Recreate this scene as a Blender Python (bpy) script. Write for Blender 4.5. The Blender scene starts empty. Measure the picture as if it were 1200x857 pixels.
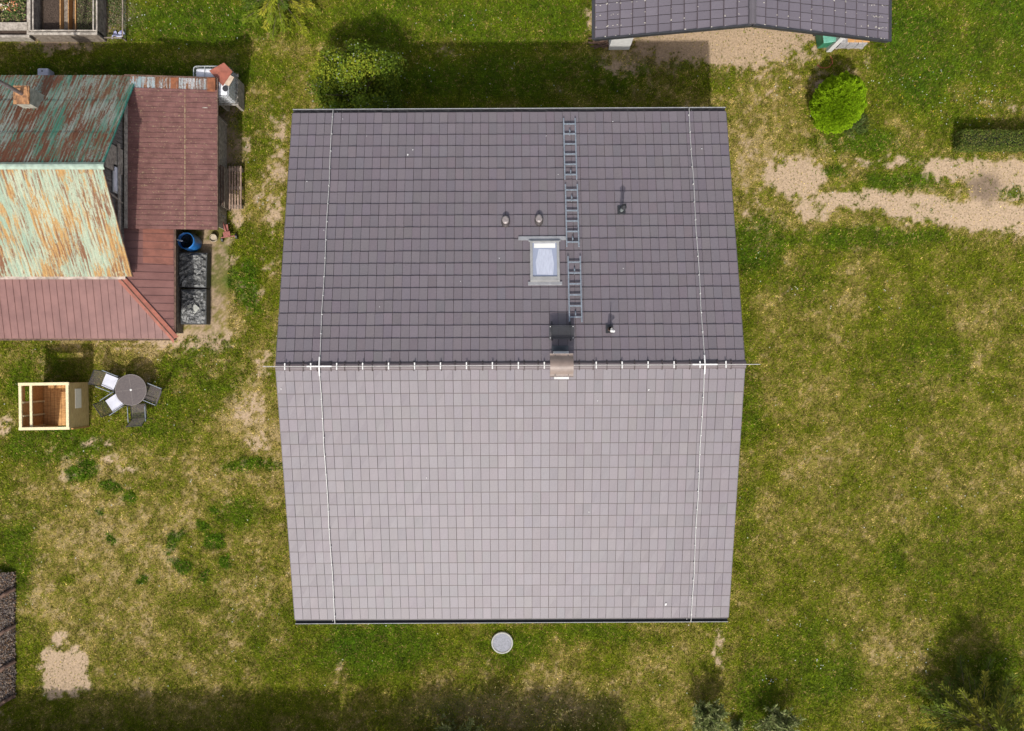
import bpy, math, random
import numpy as np
from mathutils import Vector, Matrix
R = math.radians
rng = np.random.default_rng(7)
random.seed(7)
scene = bpy.context.scene
COL = scene.collection

# ---------------------------------------------------------------- camera, light, exposure
CAM_Z, FPX, CX, CY = 33.0, 1180.0, 600.0, 428.5
cam_d = bpy.data.cameras.new('camera'); cam = bpy.data.objects.new('camera', cam_d); COL.objects.link(cam)
cam.location = (0, 0, CAM_Z); cam.rotation_euler = (0, 0, 0)
cam_d.sensor_fit = 'HORIZONTAL'; cam_d.sensor_width = 36.0; cam_d.lens = 36.0 * FPX / 1200.0
cam_d.clip_start = 0.1; cam_d.clip_end = 3000
scene.camera = cam
SUN_EL, SUN_AZ = 52.0, 185.7           # azimuth clockwise from +Y
world = bpy.data.worlds.new('World'); scene.world = world; world.use_nodes = True
wn = world.node_tree; wn.nodes.clear()
sky = wn.nodes.new('ShaderNodeTexSky'); sky.sky_type = 'NISHITA'; sky.sun_disc = False
sky.sun_elevation = R(SUN_EL); sky.sun_rotation = R(SUN_AZ); sky.altitude = 200; sky.dust_density = 3.5; sky.air_density = 0.8; sky.ozone_density = 0.4
bg = wn.nodes.new('ShaderNodeBackground'); bg.inputs['Strength'].default_value = 0.15
wo = wn.nodes.new('ShaderNodeOutputWorld')
hs = wn.nodes.new('ShaderNodeHueSaturation'); hs.inputs['Saturation'].default_value = 0.6   # thin bright haze
wn.links.new(sky.outputs[0], hs.inputs['Color']); wn.links.new(hs.outputs[0], bg.inputs['Color']); wn.links.new(bg.outputs[0], wo.inputs['Surface'])
sun_d = bpy.data.lights.new('sun', 'SUN'); sun = bpy.data.objects.new('sun', sun_d); COL.objects.link(sun)
sun_d.energy = 2.6; sun_d.angle = R(1.0); sun_d.color = (1.0, 0.97, 0.915)
sv = Vector((math.sin(R(SUN_AZ)) * math.cos(R(SUN_EL)), math.cos(R(SUN_AZ)) * math.cos(R(SUN_EL)), math.sin(R(SUN_EL))))
sun.rotation_euler = (-sv).to_track_quat('-Z', 'Y').to_euler(); sun.location = (0, 0, 60)
scene.view_settings.view_transform = 'Standard'; scene.view_settings.look = 'None'
scene.view_settings.gamma = 1.0; scene.view_settings.use_curve_mapping = False
scene.view_settings.exposure = 0.9
scene.render.engine = 'CYCLES'
scene.cycles.max_bounces = 5; scene.cycles.diffuse_bounces = 3; scene.cycles.transparent_max_bounces = 6

# ---------------------------------------------------------------- helpers
def P(px, py, z=0.0):
    d = (CAM_Z - z) / FPX
    return ((px - CX) * d, (CY - py) * d, z)

def tag(o, label=None, cat=None, group=None, kind=None):
    if label: o['label'] = label
    if cat: o['category'] = cat
    if group: o['group'] = group
    if kind: o['kind'] = kind
    return o

def thing(name, label, cat, loc=(0, 0, 0), rotz=0.0, group=None):
    o = bpy.data.objects.new(name, None); COL.objects.link(o)
    o.location = loc; o.rotation_euler = (0, 0, rotz); o.empty_display_size = 0.2
    return tag(o, label, cat, group)

def copy_tree(o, parent=None):
    c = o.copy(); COL.objects.link(c); c.parent = parent
    for ch in [k for k in bpy.data.objects if k.parent == o]:
        copy_tree(ch, c)
    return c

def mat(name, color, rough=0.8, var=0.2, scale=6.0, spec=0.3, metallic=0.0, bump=0.0, color2=None, stretch=None,
        spots=None, attr=False, transl=0.0, detail=4.0):
    """principled material: base colour broken by noise, optional second colour, optional speckles"""
    m = bpy.data.materials.new(name); m.use_nodes = True
    nt = m.node_tree; N = nt.nodes; L = nt.links
    b = N['Principled BSDF']
    b.inputs['Roughness'].default_value = rough; b.inputs['Metallic'].default_value = metallic
    b.inputs['Specular IOR Level'].default_value = spec
    tc = N.new('ShaderNodeTexCoord'); mp = N.new('ShaderNodeMapping')
    L.new(tc.outputs['Object'], mp.inputs['Vector'])
    if stretch: mp.inputs['Scale'].default_value = stretch
    nz = N.new('ShaderNodeTexNoise'); nz.inputs['Scale'].default_value = scale; nz.inputs['Detail'].default_value = detail
    nz.inputs['Roughness'].default_value = 0.65
    L.new(mp.outputs[0], nz.inputs['Vector'])
    if attr:
        at = N.new('ShaderNodeAttribute'); at.attribute_name = 'tint'; src = at.outputs['Color']
    else:
        rp = N.new('ShaderNodeValToRGB')
        c2 = color2 if color2 else tuple(c * (1 - var) for c in color)
        rp.color_ramp.elements[0].position = 0.38; rp.color_ramp.elements[1].position = 0.62
        rp.color_ramp.elements[0].color = (*c2, 1); rp.color_ramp.elements[1].color = (*[min(1, c * (1 + var * .5)) for c in color], 1)
        L.new(nz.outputs['Fac'], rp.inputs['Fac']); src = rp.outputs['Color']
    if attr and var:
        mx = N.new('ShaderNodeMix'); mx.data_type = 'RGBA'; mx.blend_type = 'MULTIPLY'; mx.inputs[0].default_value = 1.0
        r2 = N.new('ShaderNodeMapRange'); r2.inputs['From Min'].default_value = .3; r2.inputs['From Max'].default_value = .7
        r2.inputs['To Min'].default_value = 1 - var; r2.inputs['To Max'].default_value = 1 + var
        L.new(nz.outputs['Fac'], r2.inputs['Value'])
        L.new(src, mx.inputs[6]); L.new(r2.outputs[0], mx.inputs[7]); src = mx.outputs[2]
    if spots:
        for (sc, thr, col) in spots:
            n2 = N.new('ShaderNodeTexNoise'); n2.inputs['Scale'].default_value = sc; n2.inputs['Detail'].default_value = 5
            n2.inputs['Roughness'].default_value = 0.7
            L.new(tc.outputs['Object'], n2.inputs['Vector'])
            mr = N.new('ShaderNodeMapRange'); mr.inputs['From Min'].default_value = thr; mr.inputs['From Max'].default_value = thr + .04
            L.new(n2.outputs['Fac'], mr.inputs['Value'])
            mx = N.new('ShaderNodeMix'); mx.data_type = 'RGBA'
            L.new(mr.outputs[0], mx.inputs[0]); L.new(src, mx.inputs[6]); mx.inputs[7].default_value = (*col, 1); src = mx.outputs[2]
    L.new(src, b.inputs['Base Color'])
    if bump:
        bp = N.new('ShaderNodeBump'); bp.inputs['Strength'].default_value = bump; bp.inputs['Distance'].default_value = 0.02
        L.new(nz.outputs['Fac'], bp.inputs['Height']); L.new(bp.outputs[0], b.inputs['Normal'])
    if transl:
        tr = N.new('ShaderNodeBsdfTranslucent'); L.new(src, tr.inputs['Color'])
        ms = N.new('ShaderNodeMixShader'); ms.inputs[0].default_value = transl
        out = N['Material Output']
        L.new(b.outputs[0], ms.inputs[1]); L.new(tr.outputs[0], ms.inputs[2]); L.new(ms.outputs[0], out.inputs['Surface'])
    return m

def root_of(o):
    while o.parent: o = o.parent
    return o

def mesh_object(name, verts, faces, m, parent=None, smooth=False, tint=None, world=False):
    me = bpy.data.meshes.new(name)
    verts = np.asarray(verts, float).reshape(-1, 3)
    if parent is not None and world:
        verts = verts - np.array(root_of(parent).location)
    me.from_pydata(verts.tolist(), [], faces)
    if tint is not None:
        a = me.color_attributes.new('tint', 'FLOAT_COLOR', 'POINT')
        t = np.ones((len(verts), 4), np.float32); t[:, :3] = tint; a.data.foreach_set('color', t.ravel())
    if smooth: me.polygons.foreach_set('use_smooth', [True] * len(me.polygons))
    me.materials.append(m); me.update()
    o = bpy.data.objects.new(name, me); COL.objects.link(o)
    if parent is not None: o.parent = parent
    return o

def repeat(o, places):
    """o is built at its own origin: put it at the first place and copies of it at the others"""
    for i, q in enumerate(places):
        c = o if i == 0 else o.copy()
        if i: COL.objects.link(c); c.parent = o.parent
        c.location = q

class MB:
    def __init__(s): s.v = []; s.f = []; s.t = []; s.xf = None; s.tint = (1, 1, 1)
    def frame(s, origin, ex, ey, ez): s.xf = (np.array(origin, float), np.array([ex, ey, ez], float)); return s
    def add(s, vs, fs):
        n = len(s.v)
        for p in vs:
            p = np.array(p, float)
            if s.xf: p = s.xf[0] + p @ s.xf[1]
            s.v.append(tuple(p)); s.t.append(s.tint)
        s.f += [[i + n for i in f] for f in fs]
    def box(s, x0, x1, y0, y1, z0, z1, rz=0.0, jit=0.0):
        c = [(x0, y0, z0), (x1, y0, z0), (x1, y1, z0), (x0, y1, z0), (x0, y0, z1), (x1, y0, z1), (x1, y1, z1), (x0, y1, z1)]
        if rz:
            mx, my = (x0 + x1) / 2, (y0 + y1) / 2; a, b = math.cos(rz), math.sin(rz)
            c = [(mx + (x - mx) * a - (y - my) * b, my + (x - mx) * b + (y - my) * a, z) for x, y, z in c]
        if jit: c = [tuple(k + random.uniform(-jit, jit) for k in p) for p in c]
        s.add(c, [(0, 3, 2, 1), (4, 5, 6, 7), (0, 1, 5, 4), (1, 2, 6, 5), (2, 3, 7, 6), (3, 0, 4, 7)])
        return s
    def bar(s, p0, p1, w, h, up=(0, 0, 1)):
        a, b = Vector(p0), Vector(p1); d = (b - a).normalized(); u = Vector(up)
        if abs(d.dot(u)) > .98: u = Vector((0, 1, 0))
        sd = d.cross(u).normalized(); u = sd.cross(d).normalized()
        c = []
        for q in (a, b):
            for i, j in ((-1, -1), (1, -1), (1, 1), (-1, 1)): c.append(tuple(q + sd * (i * w / 2) + u * (j * h / 2)))
        s.add(c, [(0, 1, 2, 3), (7, 6, 5, 4), (0, 4, 5, 1), (1, 5, 6, 2), (2, 6, 7, 3), (3, 7, 4, 0)])
        return s
    def tube(s, pts, r, n=8, cap=True):
        pts = [Vector(p) for p in pts]; rs = r if isinstance(r, (list, tuple)) else [r] * len(pts)
        vs = []; fs = []
        for i, p in enumerate(pts):
            d = (pts[min(i + 1, len(pts) - 1)] - pts[max(i - 1, 0)]).normalized()
            u = Vector((0, 0, 1)) if abs(d.z) < .95 else Vector((1, 0, 0))
            a = d.cross(u).normalized(); b = a.cross(d).normalized()
            for k in range(n):
                t = 2 * math.pi * k / n; vs.append(tuple(p + a * math.cos(t) * rs[i] + b * math.sin(t) * rs[i]))
        for i in range(len(pts) - 1):
            for k in range(n):
                fs.append((i * n + k, i * n + (k + 1) % n, (i + 1) * n + (k + 1) % n, (i + 1) * n + k))
        if cap:
            fs.append(tuple(range(n))[::-1]); fs.append(tuple((len(pts) - 1) * n + k for k in range(n)))
        s.add(vs, fs); return s
    def lathe(s, prof, cx=0, cy=0, n=24, cap0=True, cap1=True):
        vs = []; fs = []
        for (r, z) in prof:
            for k in range(n):
                t = 2 * math.pi * k / n; vs.append((cx + r * math.cos(t), cy + r * math.sin(t), z))
        for i in range(len(prof) - 1):
            for k in range(n): fs.append((i * n + k, i * n + (k + 1) % n, (i + 1) * n + (k + 1) % n, (i + 1) * n + k))
        if cap0: fs.append(tuple(range(n))[::-1])
        if cap1: fs.append(tuple((len(prof) - 1) * n + k for k in range(n)))
        s.add(vs, fs); return s
    def slab(s, pts, t):
        """polygon of 3D points thickened downwards by t"""
        n = len(pts); vs = list(pts) + [(p[0], p[1], p[2] - t) for p in pts]
        fs = [tuple(range(n)), tuple(range(2 * n - 1, n - 1, -1))] + [(i, i + n, (i + 1) % n + n, (i + 1) % n) for i in range(n)]
        s.add(vs, fs); return s
    def build(s, name, m, parent=None, smooth=False, world=False, bevel=0.0):
        o = mesh_object(name, s.v, s.f, m, parent, smooth, np.array(s.t), world)
        if bevel:
            b = o.modifiers.new('bevel', 'BEVEL'); b.width = bevel; b.segments = 2; b.limit_method = 'ANGLE'
        return o

def fast_mesh(name, V, F, m, tint=None, parent=None, smooth=False):
    """V (n,3), F (k,c) with constant corner count"""
    me = bpy.data.meshes.new(name); k, c = F.shape
    me.vertices.add(len(V)); me.vertices.foreach_set('co', np.ascontiguousarray(V, np.float32).ravel())
    me.loops.add(k * c); me.loops.foreach_set('vertex_index', np.ascontiguousarray(F, np.int32).ravel())
    me.polygons.add(k); me.polygons.foreach_set('loop_start', np.arange(0, k * c, c, dtype=np.int32))
    me.polygons.foreach_set('use_smooth', np.full(k, bool(smooth)))
    me.update(calc_edges=True)
    if tint is not None:
        a = me.color_attributes.new('tint', 'FLOAT_COLOR', 'POINT')
        t = np.ones((len(V), 4), np.float32); t[:, :3] = tint; a.data.foreach_set('color', t.ravel())
    me.materials.append(m)
    o = bpy.data.objects.new(name, me); COL.objects.link(o)
    if parent is not None: o.parent = parent
    return o

# value noise
_tab = rng.random((256, 256))
def vnoise(x, y, seed=0):
    xi = np.floor(x).astype(int); yi = np.floor(y).astype(int); fx = x - xi; fy = y - yi
    fx = fx * fx * (3 - 2 * fx); fy = fy * fy * (3 - 2 * fy)
    g = lambda a, b: _tab[(a + seed * 37) % 256, (b + seed * 91) % 256]
    return (g(xi, yi) * (1 - fx) + g(xi + 1, yi) * fx) * (1 - fy) + (g(xi, yi + 1) * (1 - fx) + g(xi + 1, yi + 1) * fx) * fy
def fbm(x, y, scale, seed=0, oct=4, gain=.55):
    s = 0; a = 1; t = 0
    for k in range(oct):
        s = s + a * vnoise(x / scale * 2 ** k + 13.7 * k, y / scale * 2 ** k + 7.1 * k, seed + k); t += a; a *= gain
    return s / t
def sstep(a, b, x):
    t = np.clip((x - a) / (b - a), 0, 1); return t * t * (3 - 2 * t)

# ---------------------------------------------------------------- ground
# blobs of worn, dry or lush turf, as (x, y, rx, ry, weight) in metres, from drone survey pixels on the ground plane
def G(px, py, rx, ry, w=1.0): return ((px - CX) / 35.763, (CY - py) / 35.763, rx / 35.763, ry / 35.763, w)
BARE = [G(932, 210, 36, 28, 1.5), G(952, 246, 24, 16, 1.1), G(1010, 236, 60, 13, 1.4), G(1080, 244, 60, 15, 1.4), G(1150, 251, 70, 18, 1.5), G(1170, 225, 60, 12, .8),
        G(1215, 262, 60, 18, 1.1), G(1050, 191, 60, 10, .95), G(1125, 198, 60, 16, 1.25), G(1200, 205, 70, 22, 1.2), G(1155, 222, 30, 26, 1.1),
        G(845, 40, 125, 42, 1.5), G(850, 20, 150, 40, 1.6), G(725, 78, 40, 14, .75), G(960, 92, 26, 20, .9), G(890, 90, 60, 18, .62), G(1000, 75, 30, 10, .7),
        G(222, 400, 60, 18, 1.0), G(150, 404, 60, 9, .7), G(250, 350, 15, 60, .85), G(228, 330, 30, 70, 1.2), G(262, 300, 14, 24, .9),
        G(276, 258, 8, 20, 1.1), G(270, 160, 11, 60, .9), G(282, 175, 6, 24, .9), G(300, 520, 24, 15, .95), G(297, 482, 22, 24, .85), G(64, 776, 15, 16, 1.5), G(90, 774, 14, 15, 1.5), G(66, 802, 16, 16, 1.5), G(90, 800, 15, 17, 1.5), G(77, 788, 24, 25, 1.5), G(72, 752, 8, 9, .9),
        G(112, 522, 26, 7, .8), G(128, 536, 12, 8, .8), G(150, 550, 20, 7, .85), G(85, 556, 22, 6, .7), G(395, 745, 8, 22, .65), G(398, 790, 6, 30, .6), G(841, 756, 5, 38, 1.0),
        G(325, 160, 16, 44, .82), G(320, 230, 14, 70, .78), G(300, 215, 12, 26, .7), G(318, 420, 14, 30, .75), G(312, 300, 10, 30, .6), G(365, 100, 10, 26, .65), G(395, 62, 30, 6, .7), G(520, 62, 16, 7, .6), G(446, 48, 14, 5, .6),
        G(995, 156, 16, 7, .6), G(1190, 124, 18, 12, .7), G(885, 110, 24, 26, .62), G(875, 165, 16, 40, .6), G(885, 235, 22, 30, .6),
        G(300, 345, 18, 16, .5), G(262, 392, 24, 14, .7), G(285, 300, 12, 26, .45), G(10, 835, 10, 14, .8), G(5, 700, 14, 20, .5),
        G(310, 430, 12, 16, .6), G(8, 495, 10, 18, .7), G(6, 668, 10, 10, .6), G(1160, 268, 50, 6, .5), G(770, 830, 12, 22, .4), G(70, 20, 60, 40, 1.6)]
DRY = [G(150, 640, 130, 90, .9), G(240, 580, 90, 60, .6), G(60, 700, 80, 60, .7), G(290, 690, 60, 60, .8), G(298, 495, 36, 46, 1.4), G(130, 550, 70, 34, .9),
       G(180, 400, 170, 40, .9), G(270, 370, 50, 60, .8), G(960, 430, 70, 130, .4), G(1060, 770, 70, 60, .75), G(1150, 420, 120, 60, .35),
       G(1130, 560, 120, 60, .3), G(940, 340, 50, 90, .35), G(1010, 600, 100, 60, .25), G(880, 150, 50, 110, 1.0), G(920, 120, 70, 50, .8), G(1050, 180, 200, 30, .9),
       G(1100, 225, 200, 46, 1.1), G(1100, 265, 200, 22, .8), G(310, 190, 40, 130, .6), G(330, 90, 60, 30, .5), G(400, 65, 50, 16, .8), G(620, 790, 60, 26, .35),
       G(700, 770, 110, 40, .25), G(780, 800, 90, 60, .35), G(400, 770, 24, 60, .6), G(860, 800, 40, 60, .4), G(760, 70, 130, 30, .7), G(600, 50, 220, 12, .35),
       G(1190, 130, 60, 40, .6), G(40, 430, 60, 50, .5), G(130, 800, 120, 40, .35), G(300, 50, 40, 16, .9), G(600, 830, 130, 30, .4), G(1180, 640, 60, 140, .35), G(0, 60, 30, 12, .4)]
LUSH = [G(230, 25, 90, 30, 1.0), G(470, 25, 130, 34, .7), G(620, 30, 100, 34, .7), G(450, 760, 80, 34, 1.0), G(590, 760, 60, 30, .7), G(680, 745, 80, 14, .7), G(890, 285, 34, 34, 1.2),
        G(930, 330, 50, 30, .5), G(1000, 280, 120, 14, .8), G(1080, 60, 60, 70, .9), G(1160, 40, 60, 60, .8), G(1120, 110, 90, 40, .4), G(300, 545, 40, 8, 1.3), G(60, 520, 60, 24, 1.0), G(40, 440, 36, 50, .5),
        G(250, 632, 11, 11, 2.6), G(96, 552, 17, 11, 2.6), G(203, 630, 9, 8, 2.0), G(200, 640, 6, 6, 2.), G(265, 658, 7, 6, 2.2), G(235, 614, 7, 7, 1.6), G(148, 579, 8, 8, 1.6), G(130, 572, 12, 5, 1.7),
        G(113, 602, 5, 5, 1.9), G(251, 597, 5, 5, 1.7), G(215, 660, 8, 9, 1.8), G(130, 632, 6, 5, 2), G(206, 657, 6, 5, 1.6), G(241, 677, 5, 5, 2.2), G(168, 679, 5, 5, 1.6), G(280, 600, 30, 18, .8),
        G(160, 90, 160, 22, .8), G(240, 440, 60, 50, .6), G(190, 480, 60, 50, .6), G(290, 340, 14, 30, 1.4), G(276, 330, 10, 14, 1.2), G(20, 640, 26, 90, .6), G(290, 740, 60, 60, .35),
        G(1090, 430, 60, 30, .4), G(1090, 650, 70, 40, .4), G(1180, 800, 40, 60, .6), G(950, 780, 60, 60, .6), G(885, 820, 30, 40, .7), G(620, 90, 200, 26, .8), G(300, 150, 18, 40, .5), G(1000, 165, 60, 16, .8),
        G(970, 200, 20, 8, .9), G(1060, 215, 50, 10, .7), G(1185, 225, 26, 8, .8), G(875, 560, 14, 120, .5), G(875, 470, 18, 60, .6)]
EARTH = [G(1155, 222, 20, 17, 1.2), G(70, 20, 75, 34, 1.5), G(245, 330, 25, 70, .45), G(268, 150, 13, 70, .8), G(600, 835, 120, 26, .5), G(760, 66, 60, 18, .5)]
def blobs(lst, x, y, sharp=.35):
    out = np.zeros_like(x)
    for (cx, cy, rx, ry, w) in lst:
        d = np.sqrt(((x - cx) / rx) ** 2 + ((y - cy) / ry) ** 2)
        out = np.maximum(out, w * np.clip((1 + sharp - d) / (2 * sharp), 0, 1))
    return out
def turf(x, y):
    wx = (fbm(x, y, .9, 3) - .5) * .9; wy = (fbm(x, y, .9, 9) - .5) * .9
    wx2 = (fbm(x, y, .22, 13, 3) - .5) * .28; wy2 = (fbm(x, y, .22, 19, 3) - .5) * .28
    X, Y = x + wx * .5 + wx2, y + wy * .5 + wy2
    n_fine = fbm(x, y, .16, 21, 3); n_mid = fbm(x, y, .7, 25, 4); n_big = fbm(x, y, 3.2, 31, 4)
    n_grain = fbm(x, y, .06, 81, 2)
    bare = sstep(.38, .72, blobs(BARE, X, Y, .42) * .64 + (n_grain - .5) * .45 + (n_fine - .5) * .80 + (n_mid - .5) * .55)
    dry = np.clip(blobs(DRY, X, Y, .75) * .62 + (n_mid - .5) * 1.15 + (n_big - .5) * .7 + (n_fine - .5) * 1.0 + (n_grain - .5) * .8 + .22, 0, 1)
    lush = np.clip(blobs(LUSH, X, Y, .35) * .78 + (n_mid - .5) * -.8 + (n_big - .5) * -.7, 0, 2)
    bare = np.maximum(bare, sstep(.86, 1.0, dry + (n_fine - .5) * .5) * .35)
    dry = np.clip(dry - lush * .75, 0, 1)
    earth = np.clip(blobs(EARTH, X, Y, .4), 0, 1)
    return bare, dry, lush, earth
C_GREEN = np.array((.122, .142, .004)); C_LUSH = np.array((.062, .120, .003)); C_STRAW = np.array((.315, .228, .070))
C_SAND = np.array((.285, .208, .135)); C_EARTH = np.array((.125, .090, .062)); C_YEL = np.array((.20, .185, .018))
def lerp(a, b, t): return a * (1 - t[:, None]) + b * t[:, None]

def axis(lo, hi, step, outer):
    a = np.arange(lo, hi + step / 2, step); e = np.array(outer, float)
    return np.concatenate([lo - e[::-1], a, hi + e])
ext = [.3, .8, 1.6, 3, 6, 12, 25, 50, 100, 200, 400, 800]
gx = axis(-17.6, 17.6, .075, ext); gy = axis(-12.8, 12.8, .075, ext)
XX, YY = np.meshgrid(gx, gy); xf, yf = XX.ravel(), YY.ravel()
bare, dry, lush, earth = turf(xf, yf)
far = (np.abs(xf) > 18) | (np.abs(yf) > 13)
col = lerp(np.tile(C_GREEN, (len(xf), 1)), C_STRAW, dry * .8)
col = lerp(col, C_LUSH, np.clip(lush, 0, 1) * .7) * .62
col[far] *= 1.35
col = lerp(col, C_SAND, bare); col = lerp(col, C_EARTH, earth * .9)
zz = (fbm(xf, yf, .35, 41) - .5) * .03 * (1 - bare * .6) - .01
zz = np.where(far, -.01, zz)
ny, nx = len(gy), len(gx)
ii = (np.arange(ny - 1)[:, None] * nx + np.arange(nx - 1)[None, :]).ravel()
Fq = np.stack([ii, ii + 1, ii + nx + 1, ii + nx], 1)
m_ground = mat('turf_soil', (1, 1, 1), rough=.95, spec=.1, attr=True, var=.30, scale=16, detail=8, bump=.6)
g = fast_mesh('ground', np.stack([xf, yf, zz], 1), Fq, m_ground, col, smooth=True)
tag(g, kind='structure')

# footprints where nothing grows
FOOT = [(-5.9, 5.8, -6.7, 6.7), (-20, -11.7, 2.9, 8.6), (-12, -9.3, 1.0, 8.2), (-20, -10.8, 1.1, 4.3), (-15.4, -13.87, -2.0, -.56)]
def inside(x, y):
    k = np.zeros(len(x), bool)
    for (a, b, c, d) in FOOT: k |= (x > a) & (x < b) & (y > c) & (y < d)
    return k
NB = 1500000
bx = rng.uniform(-17.4, 17.4, NB); by = rng.uniform(-12.6, 12.6, NB)
bare, dry, lush, earth = turf(bx, by)
patch = fbm(bx, by, .09, 61, 2)
keep = (rng.random(NB) > bare * .93) & (rng.random(NB) > earth * .75) & ~inside(bx, by) & (patch + rng.random(NB) * .4 > .42)
bx, by, bare, dry, lush, patch = (a[keep] for a in (bx, by, bare, dry, lush, patch))
n = len(bx)
ang = rng.uniform(0, 2 * np.pi, n) + 0
L = (.035 + .045 * rng.random(n)) * (1 + .5 * np.clip(lush, 0, 1) + 1.3 * np.clip(lush - 1, 0, 1) - .35 * dry); lean = rng.uniform(.35, 1.1, n)
wdt = rng.uniform(.008, .016, n)
dx, dy = np.cos(ang), np.sin(ang)
base = np.stack([bx, by, np.full(n, -.005)], 1)
side = np.stack([-dy, dx, np.zeros(n)], 1) * wdt[:, None]
tip = base + np.stack([dx * np.sin(lean), dy * np.sin(lean), np.cos(lean)], 1) * L[:, None]
V = np.stack([base - side, base + side, tip], 1).reshape(-1, 3)
rv = rng.random(n)
grain = fbm(bx, by, .085, 55, 2); isdry = rng.random(n) < np.clip(dry * .74 + .06 + (grain - .5) * .9, 0.02, .95)
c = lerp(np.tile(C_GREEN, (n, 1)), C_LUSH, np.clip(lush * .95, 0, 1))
c = np.where((rv < .22)[:, None] & (lush < .5)[:, None], C_YEL, c)
pale = sstep(.45, .95, dry + bare * .6 + (grain - .5) * .8)[:, None] * np.array((.13, .105, .035))
c = np.where(isdry[:, None], (C_STRAW + pale) * (.45 + .80 * rng.random((n, 1))), c)
c *= (.45 + 1.1 * rng.random((n, 1)))
c *= (.50 + 1.0 * fbm(bx, by, .25, 51, 3))[:, None] * (.55 + .9 * fbm(bx, by, .10, 58, 2))[:, None]
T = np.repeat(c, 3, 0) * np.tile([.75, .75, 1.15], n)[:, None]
m_grass = mat('grass_blades', (1, 1, 1), rough=.7, spec=.15, attr=True, var=0, transl=.25)
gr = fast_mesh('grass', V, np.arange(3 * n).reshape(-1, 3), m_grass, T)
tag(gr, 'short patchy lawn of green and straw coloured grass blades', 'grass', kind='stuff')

# ---------------------------------------------------------------- shared materials
M_tile_n = mat('roof_tile', (1, 1, 1), rough=.47, spec=.25, attr=True, var=.07, scale=30, bump=.08)
M_dark = mat('dark_metal', (.022, .022, .024), rough=.5, var=.2, spec=.4)
M_under = mat('roof_underlay', (.045, .028, .022), rough=.9)
M_plaster = mat('cream_plaster', (.62, .58, .5), rough=.9, scale=3, var=.08)
M_white = mat('white_paint', (.46, .45, .43), rough=.6, var=.08)
M_zinc = mat('zinc_wire', (.34, .33, .31), rough=.45, var=.12, metallic=.0, spec=.5)
M_galv = mat('blue_grey_galvanised_metal', (.19, .215, .24), rough=.42, var=.25, scale=20, metallic=.25, spec=.5)
M_lead = mat('lead_flashing', (.21, .21, .215), rough=.6, var=.15)
M_alu = mat('aluminium_frame', (.23, .225, .215), rough=.5, var=.12)
M_copper = mat('weathered_sheet', (.15, .112, .092), rough=.5, var=.15, scale=5, spec=.4, metallic=.0)
M_wood = mat('fresh_pine', (.42, .23, .085), rough=.75, color2=(.26, .125, .042), stretch=(1, 9, 9), scale=5)
M_pale = mat('pale_sawn_pine', (.50, .42, .255), rough=.7, var=.14, stretch=(3, 3, 3), scale=5)
M_treated = mat('treated_pine_boards', (.46, .34, .145), rough=.8, color2=(.36, .25, .10), stretch=(2, 2, 14), scale=3)
M_oldwood = mat('weathered_grey_timber', (.20, .165, .13), rough=.9, color2=(.10, .078, .06), stretch=(1, 1, 1), scale=9)
M_greywood = mat('silver_grey_timber', (.30, .265, .22), rough=.9, color2=(.17, .145, .12), scale=9)
M_brownwood = mat('dark_brown_timber', (.085, .05, .035), rough=.85, var=.45, scale=8)
M_glass = mat('window_glass', (.10, .11, .12), rough=.06, spec=.8, var=.05)
M_soil = mat('dark_soil', (.055, .038, .028), rough=1, color2=(.03, .02, .014), scale=26, bump=1.0)

# ---------------------------------------------------------------- foliage helpers
def leaf_mesh(name, pos, d, nrm, length, width, tint, m, parent):
    """diamond leaves: pos base, d long axis, nrm face normal"""
    d = d / np.linalg.norm(d, axis=1)[:, None]
    s = np.cross(nrm, d); s /= (np.linalg.norm(s, axis=1)[:, None] + 1e-9)
    L_, W_ = length[:, None], width[:, None]
    mid = pos + d * L_ * .5
    up = np.cross(d, s) * W_ * .25
    V = np.stack([pos, mid + s * W_ * .5 + up, pos + d * L_, mid - s * W_ * .5 + up], 1).reshape(-1, 3)
    return fast_mesh(name, V, np.arange(len(V)).reshape(-1, 4), m, np.repeat(tint, 4, 0), parent)
def unit(n):
    v = rng.normal(size=(n, 3)); return v / np.linalg.norm(v, axis=1)[:, None]
M_leaf = mat('leaf', (1, 1, 1), rough=.7, spec=.10, attr=True, var=0, transl=.22)
M_needle = mat('needle_leaf', (1, 1, 1), rough=.75, spec=.08, attr=True, var=0, transl=.15)
M_bark = mat('bark', (.14, .10, .07), rough=.95, var=.4, scale=14, bump=.8)

def stems(parent, rad, h, k=7, r0=.03, name='trunk'):
    b = MB()
    for i in range(k):
        a = 2 * math.pi * i / k + random.uniform(-.3, .3); q = rad * random.uniform(.3, .75)
        b.tube([(.04 * math.cos(a), .04 * math.sin(a), 0), (q * .4 * math.cos(a), q * .4 * math.sin(a), h * .45), (q * math.cos(a), q * math.sin(a), h * .85)], [r0, r0 * .7, r0 * .25], 6)
    return b.build(name, M_bark, parent)

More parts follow.
